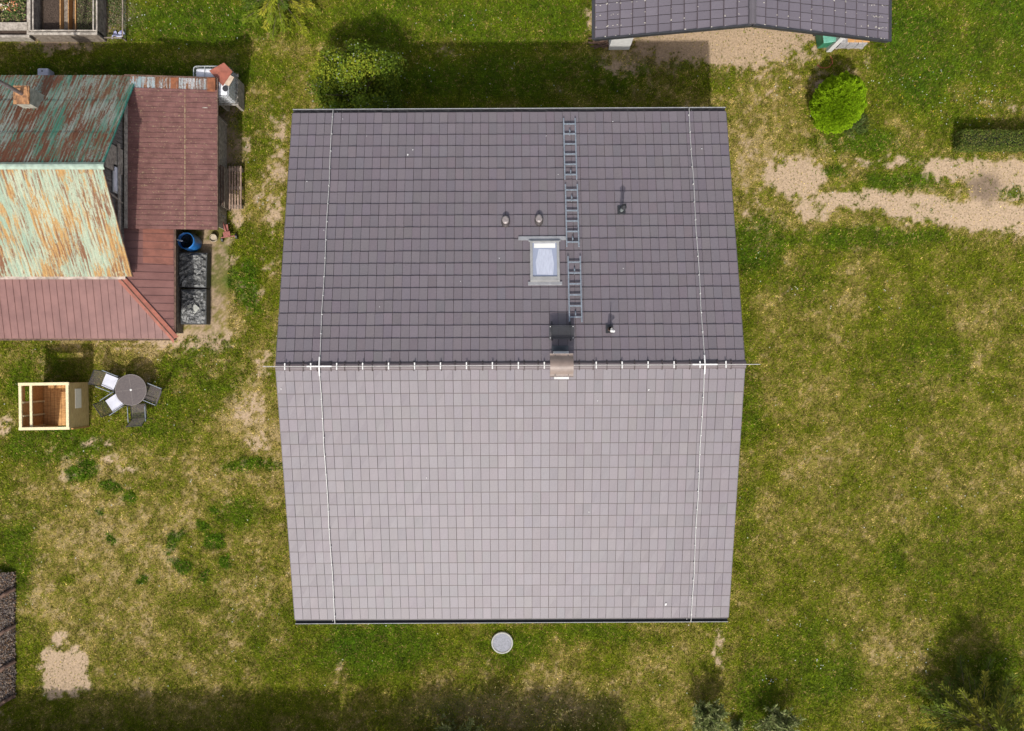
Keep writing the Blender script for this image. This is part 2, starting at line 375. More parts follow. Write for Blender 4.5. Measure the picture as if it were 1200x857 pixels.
def bush(name, label, cat, loc, rad, h, nclump, nleaf, leaf, cols, clump=.22, group=None, zc=None, squash=(1, 1), flower=None, aspect=.55):
    t = thing(name, label, cat, loc, 0, group)
    zc = h * .5 if zc is None else zc
    cen = unit(nclump); rr = rng.uniform(.45, 1, nclump) ** .5
    amp = 1 + (rng.random(nclump) - .5) * .22
    C = cen * (rr * amp)[:, None] * np.array([rad * squash[0], rad * squash[1], h * .5]) * .88 + np.array([0, 0, zc])
    idx = rng.integers(0, nclump, nleaf); ou = unit(nleaf)
    pos = C[idx] + ou * (rng.random(nleaf) ** .4)[:, None] * clump * rad * (.6 + .8 * rng.random(nclump))[idx][:, None]
    pos[:, 2] = np.maximum(pos[:, 2], .03)
    out = (pos - np.array([0, 0, zc])); out /= np.linalg.norm(out, axis=1)[:, None]
    nrm = out * .9 + ou * .7 + unit(nleaf) * .6
    d = np.cross(nrm, unit(nleaf)) + out * .4
    cols = np.array(cols); ct = rng.integers(0, len(cols), nclump)[idx]
    alt = rng.integers(0, len(cols), nleaf); ct = np.where(rng.random(nleaf) < .3, alt, ct)
    tint = cols[ct] * (.75 + .5 * rng.random((nleaf, 1)))
    stems(t, rad, h)
    leaf_mesh('crown', pos, d, nrm, leaf * (.6 + .8 * rng.random(nleaf)), leaf * aspect * (.7 + .5 * rng.random(nleaf)), tint, M_leaf, t)
    if flower:
        k = flower[0]; ii = rng.choice(np.where(out[:, 2] > .1)[0], k)
        p = pos[ii] + out[ii] * .05
        leaf_mesh('blossom', p, unit(k), np.tile([0, 0, 1.], (k, 1)) + unit(k) * .3, np.full(k, flower[1]), np.full(k, flower[1]), np.tile(flower[2], (k, 1)) * (.7 + .3 * rng.random((k, 1))), M_leaf, t)
    return t

def conifer(name, label, loc, rad, h, layers, cols, group=None, per=11, spray=.16, droop=.25, z0=.15, power=1.0, dens=1.0):
    t = thing(name, label, 'tree', loc, 0, group)
    br = MB(); br.tube([(0, 0, 0), (0, 0, h * .5), (.02, 0, h * .97)], [.05 + h * .012, .03 + h * .006, .008], 8); pp = []; dd = []; nn = []; ll = []; tt = []
    cols = np.array(cols)
    for k in range(layers):
        f = k / max(1, layers - 1); z = z0 + (h - z0) * f * .96; rl = rad * (1 - f) ** power + .08
        nb = max(4, int(per * (1 - .55 * f)))
        for j in range(nb):
            a = 2 * math.pi * (j + random.random() * .7) / nb + k * 2.4; ln = rl * random.uniform(.72, 1.1)
            dr = droop * ln * random.uniform(.4, 1.3)
            pts = [np.array([0, 0, z])] + [np.array([ln * s * math.cos(a), ln * s * math.sin(a), max(.04, z + .22 * ln * s - dr * s * s * 1.6)]) for s in (.35, .7, 1)]
            br.tube([tuple(p) for p in pts], [.012, .009, .006, .003], 4, cap=False)
            csel = cols[random.randrange(len(cols))]
            ns = int(46 * dens * (.35 + ln))
            s = rng.uniform(.12, 1.0, ns) ** .8
            X = np.stack([np.interp(s, [0, .35, .7, 1], [p[i] for p in pts]) for i in range(3)], 1)
            ax = pts[3] - pts[1]; ax /= np.linalg.norm(ax)
            sd = np.cross(ax, [0, 0, 1]); sd /= np.linalg.norm(sd)
            sg = rng.uniform(-1, 1, ns)
            d = ax[None] * rng.uniform(.5, 1.1, ns)[:, None] + sd[None] * sg[:, None] * 1.1 + np.array([0, 0, 1.]) * rng.uniform(-.35, .25, ns)[:, None]
            X += sd[None] * (sg * .12 * ln * (1.1 - s) * 1.2)[:, None] + unit(ns) * .02
            pp.append(X); dd.append(d); nn.append(np.array([0, 0, 1.])[None] + unit(ns) * .5); ll.append(spray * (.5 + .8 * rng.random(ns)))
            tt.append(csel[None] * (.6 + .8 * rng.random((ns, 1))) * (.7 + .5 * s[:, None]))
    br.build('trunk', M_bark, t)
    pp, dd, nn, ll, tt = (np.concatenate(a) for a in (pp, dd, nn, ll, tt))
    leaf_mesh('crown', pp, dd, nn, ll, ll * .22, tt, M_needle, t)
    return t

# ---------------------------------------------------------------- main house
HZ, EH, HX, HY = 6.4, 4.2, 6.195, 7.24
SL = (HZ - EH) / HY; PT = math.atan(SL)
house = thing('house', 'large house with purple grey tiled gable roof filling the middle of the photo', 'house', (-.045, 0, 0), R(.28))
wb = MB(); wx, wy, et = 5.78, 6.65, EH + (HY - 6.65) * SL - .16
gz = HZ - .2
wb.add([(-wx, -wy, 0), (wx, -wy, 0), (wx, wy, 0), (-wx, wy, 0), (-wx, -wy, et), (wx, -wy, et), (wx, wy, et), (-wx, wy, et), (-wx, 0, gz), (wx, 0, gz)],
       [(0, 1, 5, 4), (1, 2, 6, 9, 5), (2, 3, 7, 6), (3, 0, 4, 8, 7), (0, 3, 2, 1), (4, 5, 9, 8), (6, 7, 8, 9)])
wb.build('wall', M_plaster, house)
pb = MB(); pb.box(-wx - .03, wx + .03, -wy - .03, wy + .03, 0, .35); pb.build('plinth', mat('grey_plinth', (.25, .24, .23)), house)
def wall_window(par, cx, cy, z0, w, h, ax):
    b = MB()
    if ax == 'y':
        s = 1 if cy > 0 else -1; y0, y1 = sorted((cy, cy + s * .05))
        for a, bb, c0, d0 in ((-w/2, w/2, 0, .07), (-w/2, w/2, h-.07, h), (-w/2, -w/2+.07, .07, h-.07), (w/2-.07, w/2, .07, h-.07), (-.03, .03, .07, h-.07)): b.box(cx + a, cx + bb, y0, y1, z0 + c0, z0 + d0)
        g_ = MB(); g_.box(cx - w/2 + .07, cx + w/2 - .07, *sorted((cy, cy + s * .02)), z0 + .07, z0 + h - .07)
    else:
        s = 1 if cx > 0 else -1; x0, x1 = sorted((cx, cx + s * .05))
        for a, bb, c0, d0 in ((-w/2, w/2, 0, .07), (-w/2, w/2, h-.07, h), (-w/2, -w/2+.07, .07, h-.07), (w/2-.07, w/2, .07, h-.07), (-.03, .03, .07, h-.07)): b.box(x0, x1, cy + a, cy + bb, z0 + c0, z0 + d0)
        g_ = MB(); g_.box(*sorted((cx, cx + s * .02)), cy - w/2 + .07, cy + w/2 - .07, z0 + .07, z0 + h - .07)
    f = b.build('window', M_white, par); g_.build('pane', M_glass, f)
for x in (-3.6, 0, 3.6): wall_window(house, x, -6.65, 1.1, 1.5, 1.3, 'y')
for x in (-3.6, 3.6): wall_window(house, x, 6.65, 1.1, 1.5, 1.3, 'y')
for y in (-3.5, 3.2): wall_window(house, 5.78, y, 1.1, 1.4, 1.3, 'x'); wall_window(house, -5.78, y, 1.1, 1.4, 1.3, 'x')
db = MB(); db.box(-.5, .5, 6.65, 6.70, .35, 2.4); dr_ = db.build('door', M_brownwood, house); hb = MB(); hb.box(.35, .4, 6.7, 6.74, 1.3, 1.45); hb.build('handle', M_alu, dr_)

def tiled_slope(par, sgn, X0, X1, ylen, zr, pitch, cw, course, tintf, name='roof', gap=.009, lift=.024, ridge_gap=.05, thick=.022, edge=.020):
    """rows of separate flat tiles lapped over each other; sgn +1 slopes to +Y; local frame u=X, v=down slope"""
    ncol = round((X1 - X0) / cw); cw = (X1 - X0) / ncol
    slen = ylen / math.cos(pitch); nrow = round((slen - ridge_gap) / course); course = (slen - ridge_gap) / nrow
    r, c_ = np.meshgrid(np.arange(nrow), np.arange(ncol), indexing='ij'); r = r.ravel(); c_ = c_.ravel()
    k = len(r)
    u0 = X0 + c_ * cw + gap / 2 + rng.uniform(-.002, .002, k); u1 = u0 + cw - gap
    v1 = ridge_gap + (r + 1) * course + rng.uniform(-.003, .003, k); v0 = v1 - course - .03
    w0 = np.full(k, -.002); w1 = np.full(k, lift)
    tl = rng.normal(0, .0024, (k, 4)); side = rng.uniform(0, .004, k)
    u = np.stack([u0, u1, u1, u0], 1); v = np.stack([v0, v0, v1, v1], 1); w = np.stack([w0, w0, w1, w1], 1) + tl
    # slight crowning: middle spine along the length
    U = np.concatenate([u, u], 1); Vv = np.concatenate([v, v], 1); Ww = np.concatenate([w, w - thick], 1)
    cp, sp = math.cos(pitch), math.sin(pitch)
    X = U; Y = sgn * (Vv * cp + Ww * sp); Z = zr - Vv * sp + Ww * cp
    # drip edge: course gap shadow painted dark on its own narrow strip of corners
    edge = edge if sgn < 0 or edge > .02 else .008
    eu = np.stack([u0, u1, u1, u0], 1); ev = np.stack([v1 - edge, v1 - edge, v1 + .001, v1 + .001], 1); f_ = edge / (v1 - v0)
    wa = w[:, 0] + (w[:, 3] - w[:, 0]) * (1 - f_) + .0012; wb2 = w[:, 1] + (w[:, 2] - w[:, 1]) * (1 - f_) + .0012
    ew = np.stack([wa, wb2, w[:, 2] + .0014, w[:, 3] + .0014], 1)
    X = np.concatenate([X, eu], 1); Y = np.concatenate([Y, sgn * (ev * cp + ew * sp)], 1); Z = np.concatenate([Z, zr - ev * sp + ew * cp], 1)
    Vt = np.stack([X, Y, Z], 2).reshape(-1, 3)
    q = np.array([[0, 3, 2, 1], [4, 5, 6, 7], [3, 7, 6, 2], [0, 4, 7, 3], [1, 2, 6, 5], [0, 1, 5, 4], [8, 11, 10, 9]])
    if sgn < 0: q = q[:, ::-1]
    Fq = (np.arange(k) * 12)[:, None, None] + q[None]
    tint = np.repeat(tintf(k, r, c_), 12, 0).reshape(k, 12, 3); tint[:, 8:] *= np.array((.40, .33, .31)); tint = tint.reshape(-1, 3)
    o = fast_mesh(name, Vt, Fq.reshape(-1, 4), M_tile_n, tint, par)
    return o
def tint_house(k, r, c_):
    base = np.array((.1095, .0935, .1015))
    return base[None] * (1 + rng.normal(0, .036, (k, 1))) * (1 + rng.normal(0, .012, (k, 3)))
for sgn in (1, -1):
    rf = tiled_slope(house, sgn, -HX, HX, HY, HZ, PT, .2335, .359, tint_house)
    cp, sp = math.cos(PT), math.sin(PT)
    b = MB()
    y1, z1 = sgn * HY * .995, EH + .005
    b.slab([(-HX + .02, 0, HZ - .035), (HX - .02, 0, HZ - .035), (HX - .02, y1, z1 - .035), (-HX + .02, y1, z1 - .035)][::1 if sgn < 0 else -1], .12)
    b.build('underlay', M_under, rf)
    # verge boards
    for xs in (-1, 1):
        vb = MB(); vb.bar((xs * (HX + .004), 0, HZ - .09), (xs * (HX + .004), y1, z1 - .09), .03, .16); vb.build('verge_trim', M_tile_n if False else mat('verge', (.075, .065, .068), rough=.6), rf)
    # gutter: half round trough with bright outer lip
    gb = MB(); ns = 8; x0g, x1g = -HX, HX - .0
    yc = sgn * (HY + .045); zc = EH - .035
    vs = []; 
    for xx in (x0g, x1g):
        for rr_ in (.075, .068):
            for i in range(ns + 1):
                a = math.pi + math.pi * i / ns; vs.append((xx, yc + rr_ * math.cos(a), zc + rr_ * math.sin(a)))
    m1 = ns + 1; fs = []
    for i in range(ns):
        fs.append((i, i + 1, 2 * m1 + i + 1, 2 * m1 + i)); fs.append((m1 + i, 3 * m1 + i, 3 * m1 + i + 1, m1 + i + 1))
    fs.append((0, 2 * m1, 3 * m1, m1)); fs.append((ns, m1 + ns, 3 * m1 + ns, 2 * m1 + ns))
    gb.add(vs, fs)
    gt = gb.build('gutter', M_dark, house)
    lb = MB(); lb.tube([(x0g, yc + sgn * .078, zc + .004), (x1g, yc + sgn * .078, zc + .004)], .012, 6); lb.build('gutter_lip', M_lead, gt)

# ridge cap: half round ridge tiles with a lap clip at each joint
rb = MB(); cb = MB(); nr = 34; step = 2 * HX / nr; ns = 8
for i in range(nr):
    xa, xb = -HX + i * step, -HX + (i + 1) * step + .03; vs = []
    for (xx, rr_) in ((xa, .100), (xb, .108)):
        for k in range(ns + 1):
            a = math.pi * k / ns; vs.append((xx, rr_ * math.cos(a) * 1.06, HZ - .035 + rr_ * math.sin(a) * .72))
    fs = [(k, ns + 1 + k, ns + 2 + k, k + 1) for k in range(ns)] + [tuple(range(ns, -1, -1)), tuple(range(ns + 1, 2 * ns + 2))]
    v_ = .96 + .12 * random.random(); rb.tint = (.085 * v_, .068 * v_, .070 * v_); rb.add(vs, fs)
rd = rb.build('ridge_cap', M_tile_n, house, smooth=False)
cb.tube([(0, -.125, -.02), (0, -.09, .035), (0, 0, .06), (0, .09, .035), (0, .125, -.02)], .013, 5)
clip = cb.build('ridge_clip', mat('dark_brown_clip', (.05, .038, .036), rough=.6), rd)
cb2 = MB(); cb2.box(-.03, .03, -.15, -.126, -.03, .005); 
repeat(clip, [(-HX + i * step, 0, HZ) for i in range(1, nr)])

# lightning conductor
def rz(y): return HZ - SL * abs(y)
lw = MB(); xl, xr = -HX - .32, HX + .38
lw.tube([(xl, 0.005, HZ + .11), (-5, .0, HZ + .115), (0, .006, HZ + .11), (5, -.004, HZ + .115), (xr, .0, HZ + .10)], .0085, 6)
for xs in (-5.03, 5.12):
    for s in (-1, 1):
        pts = [(xs + .012 * math.sin(k * 1.9 + s), s * HY * k / 10 * 1.012, rz(HY * k / 10) + .095) for k in range(11)]
        pts.append((xs, s * (HY + .15), EH - .1)); lw.tube(pts, .009, 6)
        lw.tube([(xs + .10 * s, s * (HY - .05 + .12) , EH - .06), (xs + .10 * s, s * 6.75, EH - .25), (xs + .1 * s, s * 6.75, .3)], .01, 6)
wire = lw.build('lightning_conductor', M_zinc, house)
hb_ = MB(); hb_.box(-.016, .016, -.09, .09, .085, .108); h1 = hb_.build('wire_holder', M_white, wire)
repeat(h1, [(-HX + .26 + i * .683, 0, HZ) for i in range(19) if abs(-HX + .26 + i * .683 - 1.26) > .3 and -HX + .26 + i * .683 < HX])
hb_ = MB(); hb_.box(-.33, .33, -.018, .018, .10, .125); h2 = hb_.build('wire_clamp', M_white, wire); repeat(h2, [(xs, 0, HZ) for xs in (-5.03, 5.12)])
for sy in (-1, 1):
    hb_ = MB(); hb_.box(-.018, .018, min(0, sy * .24), max(0, sy * .24), .085, .13) if False else hb_.bar((0, sy * .02, .115), (0, sy * .25, .115 - .22 * SL), .034, .03)
    h3 = hb_.build('wire_clamp', M_white, wire); repeat(h3, [(xs, 0, HZ) for xs in (-5.03, 5.12)])
hb_ = MB(); hb_.box(-.013, .013, -.013, .013, .02, .108); h4 = hb_.build('wire_holder', M_white, wire)
repeat(h4, [(xs, s_ * (.35 + k * .52), rz(.35 + k * .52)) for xs in (-5.03, 5.12) for s_ in (-1, 1) for k in range(1, 14)])

# slope frame helpers for fittings
ca, sa = math.cos(R(.28)), math.sin(R(.28))
def roofpt(px, py):
    o = CY - py; Y = 26.6 * abs(o) / (1180 - SL * abs(o)); D = 26.6 + SL * Y; X = (px - CX) * D / FPX; Y = math.copysign(Y, o)
    X += .045; return X * ca + Y * sa, -X * sa + Y * ca
def nframe(mb, x, y):       # u to +X, v down slope (north), w out
    return mb.frame((x, y, rz(y)), (1, 0, 0), (0, math.cos(PT), -math.sin(PT)), (0, math.sin(PT), math.cos(PT)))
for (px, ya, yb, nr_) in ((667, 141, 212, 6), (669.3, 218, 291, 6), (672.5, 302, 379, 6)):
    xa, yt = roofpt(px, ya); _, yl = roofpt(px, yb); n_ = (yt - yl) / math.cos(PT)
    b = nframe(MB(), xa, yl)
    for s in (-.165, .165): b.box(s - .017, s + .017, 0, n_, .07, .11)
    for v in (n_ * .12, n_ * .5, n_ * .88):
        for s in (-.165, .165): b.box(s - .013, s + .013, v - .02, v + .02, .02, .07)
    ld = b.build('roof_ladder', M_galv, house)
    for i in range(nr_):
        v = n_ * (i + .45) / nr_
        q = nframe(MB(), xa, yl); q.box(-.148, .148, v - .017, v + .017, .075, .105); q.build('rung', M_galv, ld)
    for v in (n_ * .12, n_ * .78):
        h_ = nframe(MB(), xa, yl); h_.box(-.011, .011, v - .09, v + .10, .03, .074); h_.box(-.018, .018, v - .02, v + .03, .073, .125); h_.build('hook', M_galv, ld)
# sweep platform
xa, yl = roofpt(657.5, 390)
b = MB().frame((xa, yl, rz(yl)), (1, 0, 0), (0, 1, 0), (0, 0, 1))
for i in range(12): b.box(-.33, .33, -.155 + i * .026, -.139 + i * .026, .27, .30)
for s in (-.33, .31): b.box(s, s + .02, -.165, .165, .26, .31)
b.box(-.34, .34, .16, .178, .26, .32); b.box(-.34, .34, -.178, -.16, .26, .32)
pf = b.build('sweep_platform', M_dark, house)
for s in (-.25, .25):
    b = MB().frame((xa, yl, rz(yl)), (1, 0, 0), (0, 1, 0), (0, 0, 1)); b.bar((s, -.15, .26), (s, -.22, .06), .03, .012); b.bar((s, .15, .26), (s, .25, -.04), .03, .012); b.box(s - .02, s + .02, -.32, .30, -.02, .08); b.build('bracket', M_dark, pf)
b = MB().frame((xa, yl, rz(yl)), (1, 0, 0), (0, 1, 0), (0, 0, 1))
for s in (-.30, .30):
    for t_ in (-.15, .15): b.lathe([(.014, .318), (.014, .328)], s, t_, 8)
b.build('bolt', M_zinc, pf)
# skylight
xa, yt = roofpt(638, 284); _, yl = roofpt(638, 331); n_ = (yt - yl) / math.cos(PT)
b = nframe(MB(), xa, yl); w_ = .40
for (a, bb, c0, d0) in ((-w_, -w_ + .07, 0, n_), (w_ - .07, w_, 0, n_), (-w_ + .07, w_ - .07, n_ - .05, n_), (-w_ + .07, w_ - .07, 0, .13)): b.box(a, bb, c0, d0, .0, .11)
sk = b.build('skylight', M_alu, house, bevel=.006)
b = nframe(MB(), xa, yl); b.box(-w_ + .07, w_ - .07, .13, n_ - .05, .0, .075)
mg = bpy.data.materials.new('skylight_glass'); mg.use_nodes = True; pbn = mg.node_tree.nodes['Principled BSDF']
pbn.inputs['Base Color'].default_value = (.22, .24, .30, 1); pbn.inputs['Roughness'].default_value = .05; pbn.inputs['Specular IOR Level'].default_value = .9
b.build('pane', mg, sk)
b = nframe(MB(), xa, yl)   # pleated blind behind the upper and lower glass
b.box(-.29, .29, n_ - .20, n_ - .07, .0755, .079)
b.build('blind', mat('white_blind', (.55, .54, .50), rough=.7, var=.05), sk)
b = nframe(MB(), xa, yl)
b.add([(-.22, .2, .077), (.22, .18, .077), (.25, .5, .077), (.19, .93, .077), (-.16, .95, .077), (-.25, .55, .077)], [(0, 1, 2, 3, 4, 5)])
b.build('curtain', mat('pale_curtain', (.33, .345, .40), rough=.8, var=.12, scale=5, stretch=(8, 1, 1)), sk)
b = nframe(MB(), xa, yl); b.box(-w_ - .06, w_ + .06, -.09, -.002, 0.0, .055); b.build('hood', M_lead, sk)
b = nframe(MB(), xa, yl); b.box(-w_ - .035, w_ + .035, n_ + .002, n_ + .03, .0, .08); b.build('apron', M_lead, sk)
xb, yb = roofpt(636, 280)
b = nframe(MB(), xb, yb); b.box(-.67, .66, -.06, .055, .034, .044, 0); b.build('flashing', M_lead, sk)
# oval vents
def oval_vent(px, py):
    x, y = roofpt(px, py); b = nframe(MB(), x, y); vs = []; n = 18
    for (r, w) in ((1.05, .02), (1.0, .09), (.86, .12)):
        for k in range(n): a = 2 * math.pi * k / n; vs.append((.115 * r * math.cos(a), .16 * r * math.sin(a), w))
    fs = [(i * n + k, i * n + (k + 1) % n, (i + 1) * n + (k + 1) % n, (i + 1) * n + k) for i in range(2) for k in range(n)] + [tuple(range(2 * n, 3 * n))]
    b.add(vs, fs); v = b.build('roof_vent', mat('brown_grey_plastic', (.05, .042, .04), rough=.6), house)
    c = nframe(MB(), x, y); vs = []
    for (r, w) in ((.82, .115), (.80, .15), (.55, .175)):
        for k in range(n): a = 2 * math.pi * k / n; vs.append((.115 * r * math.cos(a), .01 + .15 * r * math.sin(a), w))
    c.add(vs, fs); c.build('vent_cap', mat('grey_brown_plastic', (.20, .17, .16), rough=.4, spec=.6), v)
oval_vent(592.5, 260.5); oval_vent(631.5, 259)
M_vent = mat('green_grey_zinc', (.17, .19, .18), rough=.5, var=.3, scale=20)
# aerial pipe
x, y = roofpt(728, 247)
b = nframe(MB(), x, y); b.box(-.11, .11, -.13, .12, .03, .05); vt = b.build('pipe_flashing', M_dark, house)
b = MB(); b.tube([(x, y, rz(y)), (x, y, rz(y) + .62)], .05, 12); b.build('vent_pipe', M_vent, vt)
b = MB(); b.lathe([(.075, rz(y) + .60), (.08, rz(y) + .63), (.03, rz(y) + .70)], x, y, 12); b.tube([(x, y, rz(y) + .5), (x + .06, y + .10, rz(y) + .55)], .03, 8); b.build('pipe_cap', M_dark, vt)
x, y = roofpt(714, 386)
b = nframe(MB(), x, y); b.box(-.10, .10, -.12, .12, .03, .048); vt = b.build('pipe_flashing', M_dark, house)
b = MB(); b.tube([(x, y, rz(y)), (x, y, rz(y) + .38)], .055, 12, cap=False); b.build('vent_pipe', M_brownwood, vt)
b = MB(); b.tube([(x + .02, y - .05, rz(y) + .37), (x + .09, y - .075, rz(y) + .44)], [.05, .03], 10); b.tube([(x, y, rz(y) + .3), (x, y, rz(y) + .75)], .010, 6); b.build('pipe_cap', M_white, vt)
# chimney
chx = (658 - 600) / FPX * 26 + .045
b = MB(); b.box(chx - .19, chx + .19, -.36, .36, HZ - .5, HZ + .55); ch = b.build('chimney', M_white, house)
b = MB(); b.box(chx - .20, chx + .20, .362, .374, HZ - .25, HZ + .56); b.box(chx - .22, chx + .22, .36, .52, rz(.44) - .03, rz(.44) + .05); b.build('apron', mat('flashing_and_wall_shade', (.05, .055, .06), rough=.6), ch)  # tall dark sheet paints the shaded north wall; low box is base flashing
b = MB(); n = 16; vs = []
prof = []
for k in range(n + 1):
    s = k / n * 2 - 1; yy = s * .30
    zz_ = .17 * math.cos(min(1, abs(s) * 1.18) * math.pi / 2) ** .8 if abs(s) < .8 else .02 * (abs(s) - .8) / .2
    prof.append((yy, HZ + .66 + zz_))
for xx in (chx - .30, chx + .30):
    for (yy, zq) in prof: vs.append((xx, yy, zq))
    for (yy, zq) in prof: vs.append((xx, yy, zq - .01))
m1 = n + 1; fs = []
for k in range(n):
    fs.append((k, 2 * m1 + k, 2 * m1 + k + 1, k + 1)); fs.append((m1 + k, m1 + k + 1, 3 * m1 + k + 1, 3 * m1 + k))
b.add(vs, fs); b.build('chimney_cap', M_copper, ch, smooth=True)
b = MB()
for sx in (-.17, .17):
    for sy in (-.25, .25): b.box(chx + sx - .012, chx + sx + .012, sy - .012, sy + .012, HZ + .55, HZ + .69)
b.build('cap_leg', M_dark, ch)

# ---------------------------------------------------------------- manhole lid south of the house
x, y, _ = P(588.5, 753.5, .08)
lid = thing('well_cover', 'round pale grey concrete well lid on the lawn below the house eave', 'well cover', (x, y, 0))
b = MB(); b.lathe([(.35, -.02), (.355, .10), (.345, .115), (.31, .115), (.305, .09)], n=40, cap1=False); b.build('rim', mat('pale_concrete', (.30, .295, .27), rough=.9, scale=20), lid)
b = MB(); b.lathe([(.303, .05), (.303, .092)], n=40); b.build('lid', mat('blue_grey_concrete', (.20, .20, .225), rough=.85, color2=(.15, .155, .17), scale=26), lid)

# ---------------------------------------------------------------- garage at the top
GRZ, GEZ = 3.9, 2.55
gc = ((1041 + 697) / 2 - 600) * (33 - GEZ) / FPX
garage = thing('garage', 'open fronted garage with dark tiled roof at the top edge of the photo', 'garage', (gc, 9.86, 0), R(-.35))
GW = (1041 - 697) / 2 * (33 - GEZ) / FPX; gp = math.atan((GRZ - GEZ) / GW); GL = 7.0
def tint_g(k, r, c_): return np.array((.092, .080, .092))[None] * (1 + rng.normal(0, .04, (k, 1)))
for s in (-1, 1):
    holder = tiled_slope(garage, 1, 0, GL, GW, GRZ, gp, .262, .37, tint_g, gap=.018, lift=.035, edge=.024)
    # rotate the +Y slope to face +-X
    me = holder.data; co = np.empty(len(me.vertices) * 3, np.float32); me.vertices.foreach_get('co', co); co = co.reshape(-1, 3)
    nc = co.copy(); nc[:, 0] = s * co[:, 1]; nc[:, 1] = co[:, 0]
    me.vertices.foreach_set('co', nc.ravel())
    if s > 0: me.flip_normals()
    me.update()
    b = MB(); b.slab([(0, .02, GRZ - .04), (s * GW * .99, .02, GEZ - .02), (s * GW * .99, GL, GEZ - .02), (0, GL, GRZ - .04)], .1); b.build('underlay', M_under, holder)
    b = MB(); b.bar((0, -.015, GRZ - .05), (s * (GW + .02), -.015, GEZ - .05), .05, .17); b.bar((s * (GW + .045), -.03, GEZ - .02), (s * (GW + .045), GL, GEZ - .02), .09, .09)
    b.build('verge_trim', M_dark, holder)
b = MB()
for i in range(16):
    y0 = i * .42; v_ = .9 + .3 * random.random(); b.tint = (.085 * v_, .075 * v_, .082 * v_)
    b.tube([(0, y0, GRZ - .01), (0, y0 + .44, GRZ + .0)], [.12, .11], 10)
rc = b.build('ridge_cap', M_tile_n, garage)
# lichen specks along the joints
m_lichen = mat('pale_lichen', (.36, .33, .28), rough=1, var=.2)
k = 950; vs = []; fs = []
for i in range(k):
    s = random.choice((-1, 1, 1)); u = random.random() ** .5 * GW; u = (GW - abs(random.gauss(0, .5))) if random.random() < .45 else round(random.random() * GW / .373) * .373 + random.gauss(0, .012)
    u = min(max(u, .15), GW - .03); yv = (round(random.random() * GL / .33)) * .33 + random.gauss(0, .015); yv = max(.02, min(yv, 2.4))
    z = GRZ - u * math.tan(gp) + .047; a = random.uniform(.006, .018); n0 = len(vs)
    for q in range(5): t_ = 6.283 * q / 5; vs.append((s * (u + a * math.cos(t_) * 1.4), yv + a * math.sin(t_), z - a * math.cos(t_) * 1.4 * math.tan(gp)))
    fs.append([n0 + q for q in range(5)] if s > 0 else [n0 + 4 - q for q in range(5)])
tag(mesh_object('lichen', vs, fs, m_lichen, garage), kind='stuff')
# walls: piers set back under the verge (front wall at ground y 10.3)
def gl(px, z=0): return (px - 600) * (33 - z) / FPX - gc
fy = 10.32 - 9.86
b = MB(); xL0, xL1 = gl(713), gl(737); xR0, xR1 = gl(968), gl(1004)
b.box(xL0, xL1, fy, fy + .25, 0, 2.3); b.box(xL0, xL0 + .2, fy + .252, GL - .2, 0, 2.3)
b.box(xR0, xR0 + .16, fy - .03, fy + .6, 0, 2.3); b.box(gl(1004) - .2, gl(1004), fy + .45, GL - .2, 0, 2.3); b.box(xL0 + .2, xR1 - .2, GL - .4, GL - .2, 0, 2.3)
b.build('wall', M_white, garage)
b = MB(); b.box(xL1 + .002, xL1 + .06, fy + .02, fy + 1.7, .05, 2.1, R(-4)); b.build('gate_leaf', mat('red_brown_gate', (.17, .06, .035), rough=.8), garage)
b = MB(); b.box(xR0 + .162, xR0 + .22, fy - .02, fy + 1.6, .05, 2.1, R(-6)); b.build('gate_leaf', M_brownwood, garage)
# logs / crate bits near the left pier
cr = thing('log_pile', 'low heap of dark kindling against the white garage pier', 'firewood', (gc + xL0 - .3, 10.45, 0))
b = MB()
for i in range(14):
    a = random.uniform(-.5, .5); x0 = random.uniform(-.25, .25); y0 = random.uniform(-.1, .35); z0 = .04 + .05 * (i // 5)
    b.tube([(x0 - .14 * math.cos(a), y0 - .14 * math.sin(a), z0), (x0 + .14 * math.cos(a), y0 + .14 * math.sin(a), z0 + .02)], .028, 6)
b.build('log', M_brownwood, cr)
# pallet of blocks at right pier
x0 = gc + gl(990); pal = thing('block_stack', 'pallet of pale grey blocks under a pine plank beside the garage pier', 'building blocks', (x0 + .1, 10.34, 0), R(0))
b = MB()
for i in range(3):
    for j in range(2):
        for q in range(3): b.box(-.42 + i * .29, -.15 + i * .29, .02 + j * .2, .2 + j * .2, .12 + q * .16, .27 + q * .16, jit=.004)
b.build('block', mat('grey_blocks', (.28, .27, .265), rough=.95, color2=(.18, .17, .17), scale=14), pal)
b = MB()
for i in range(4): b.box(-.45, .47, .02 + i * .1, .09 + i * .1, .08, .11)
for i in range(3): b.box(-.43 + i * .4, -.34 + i * .4, .02, .4, 0, .08)
b.build('pallet', M_greywood, pal)
b = MB()
for i in range(3): b.box(-.2 + i * .24, .02 + i * .24, .06, .5, .585, .61)
b.build('plank', M_wood, pal)
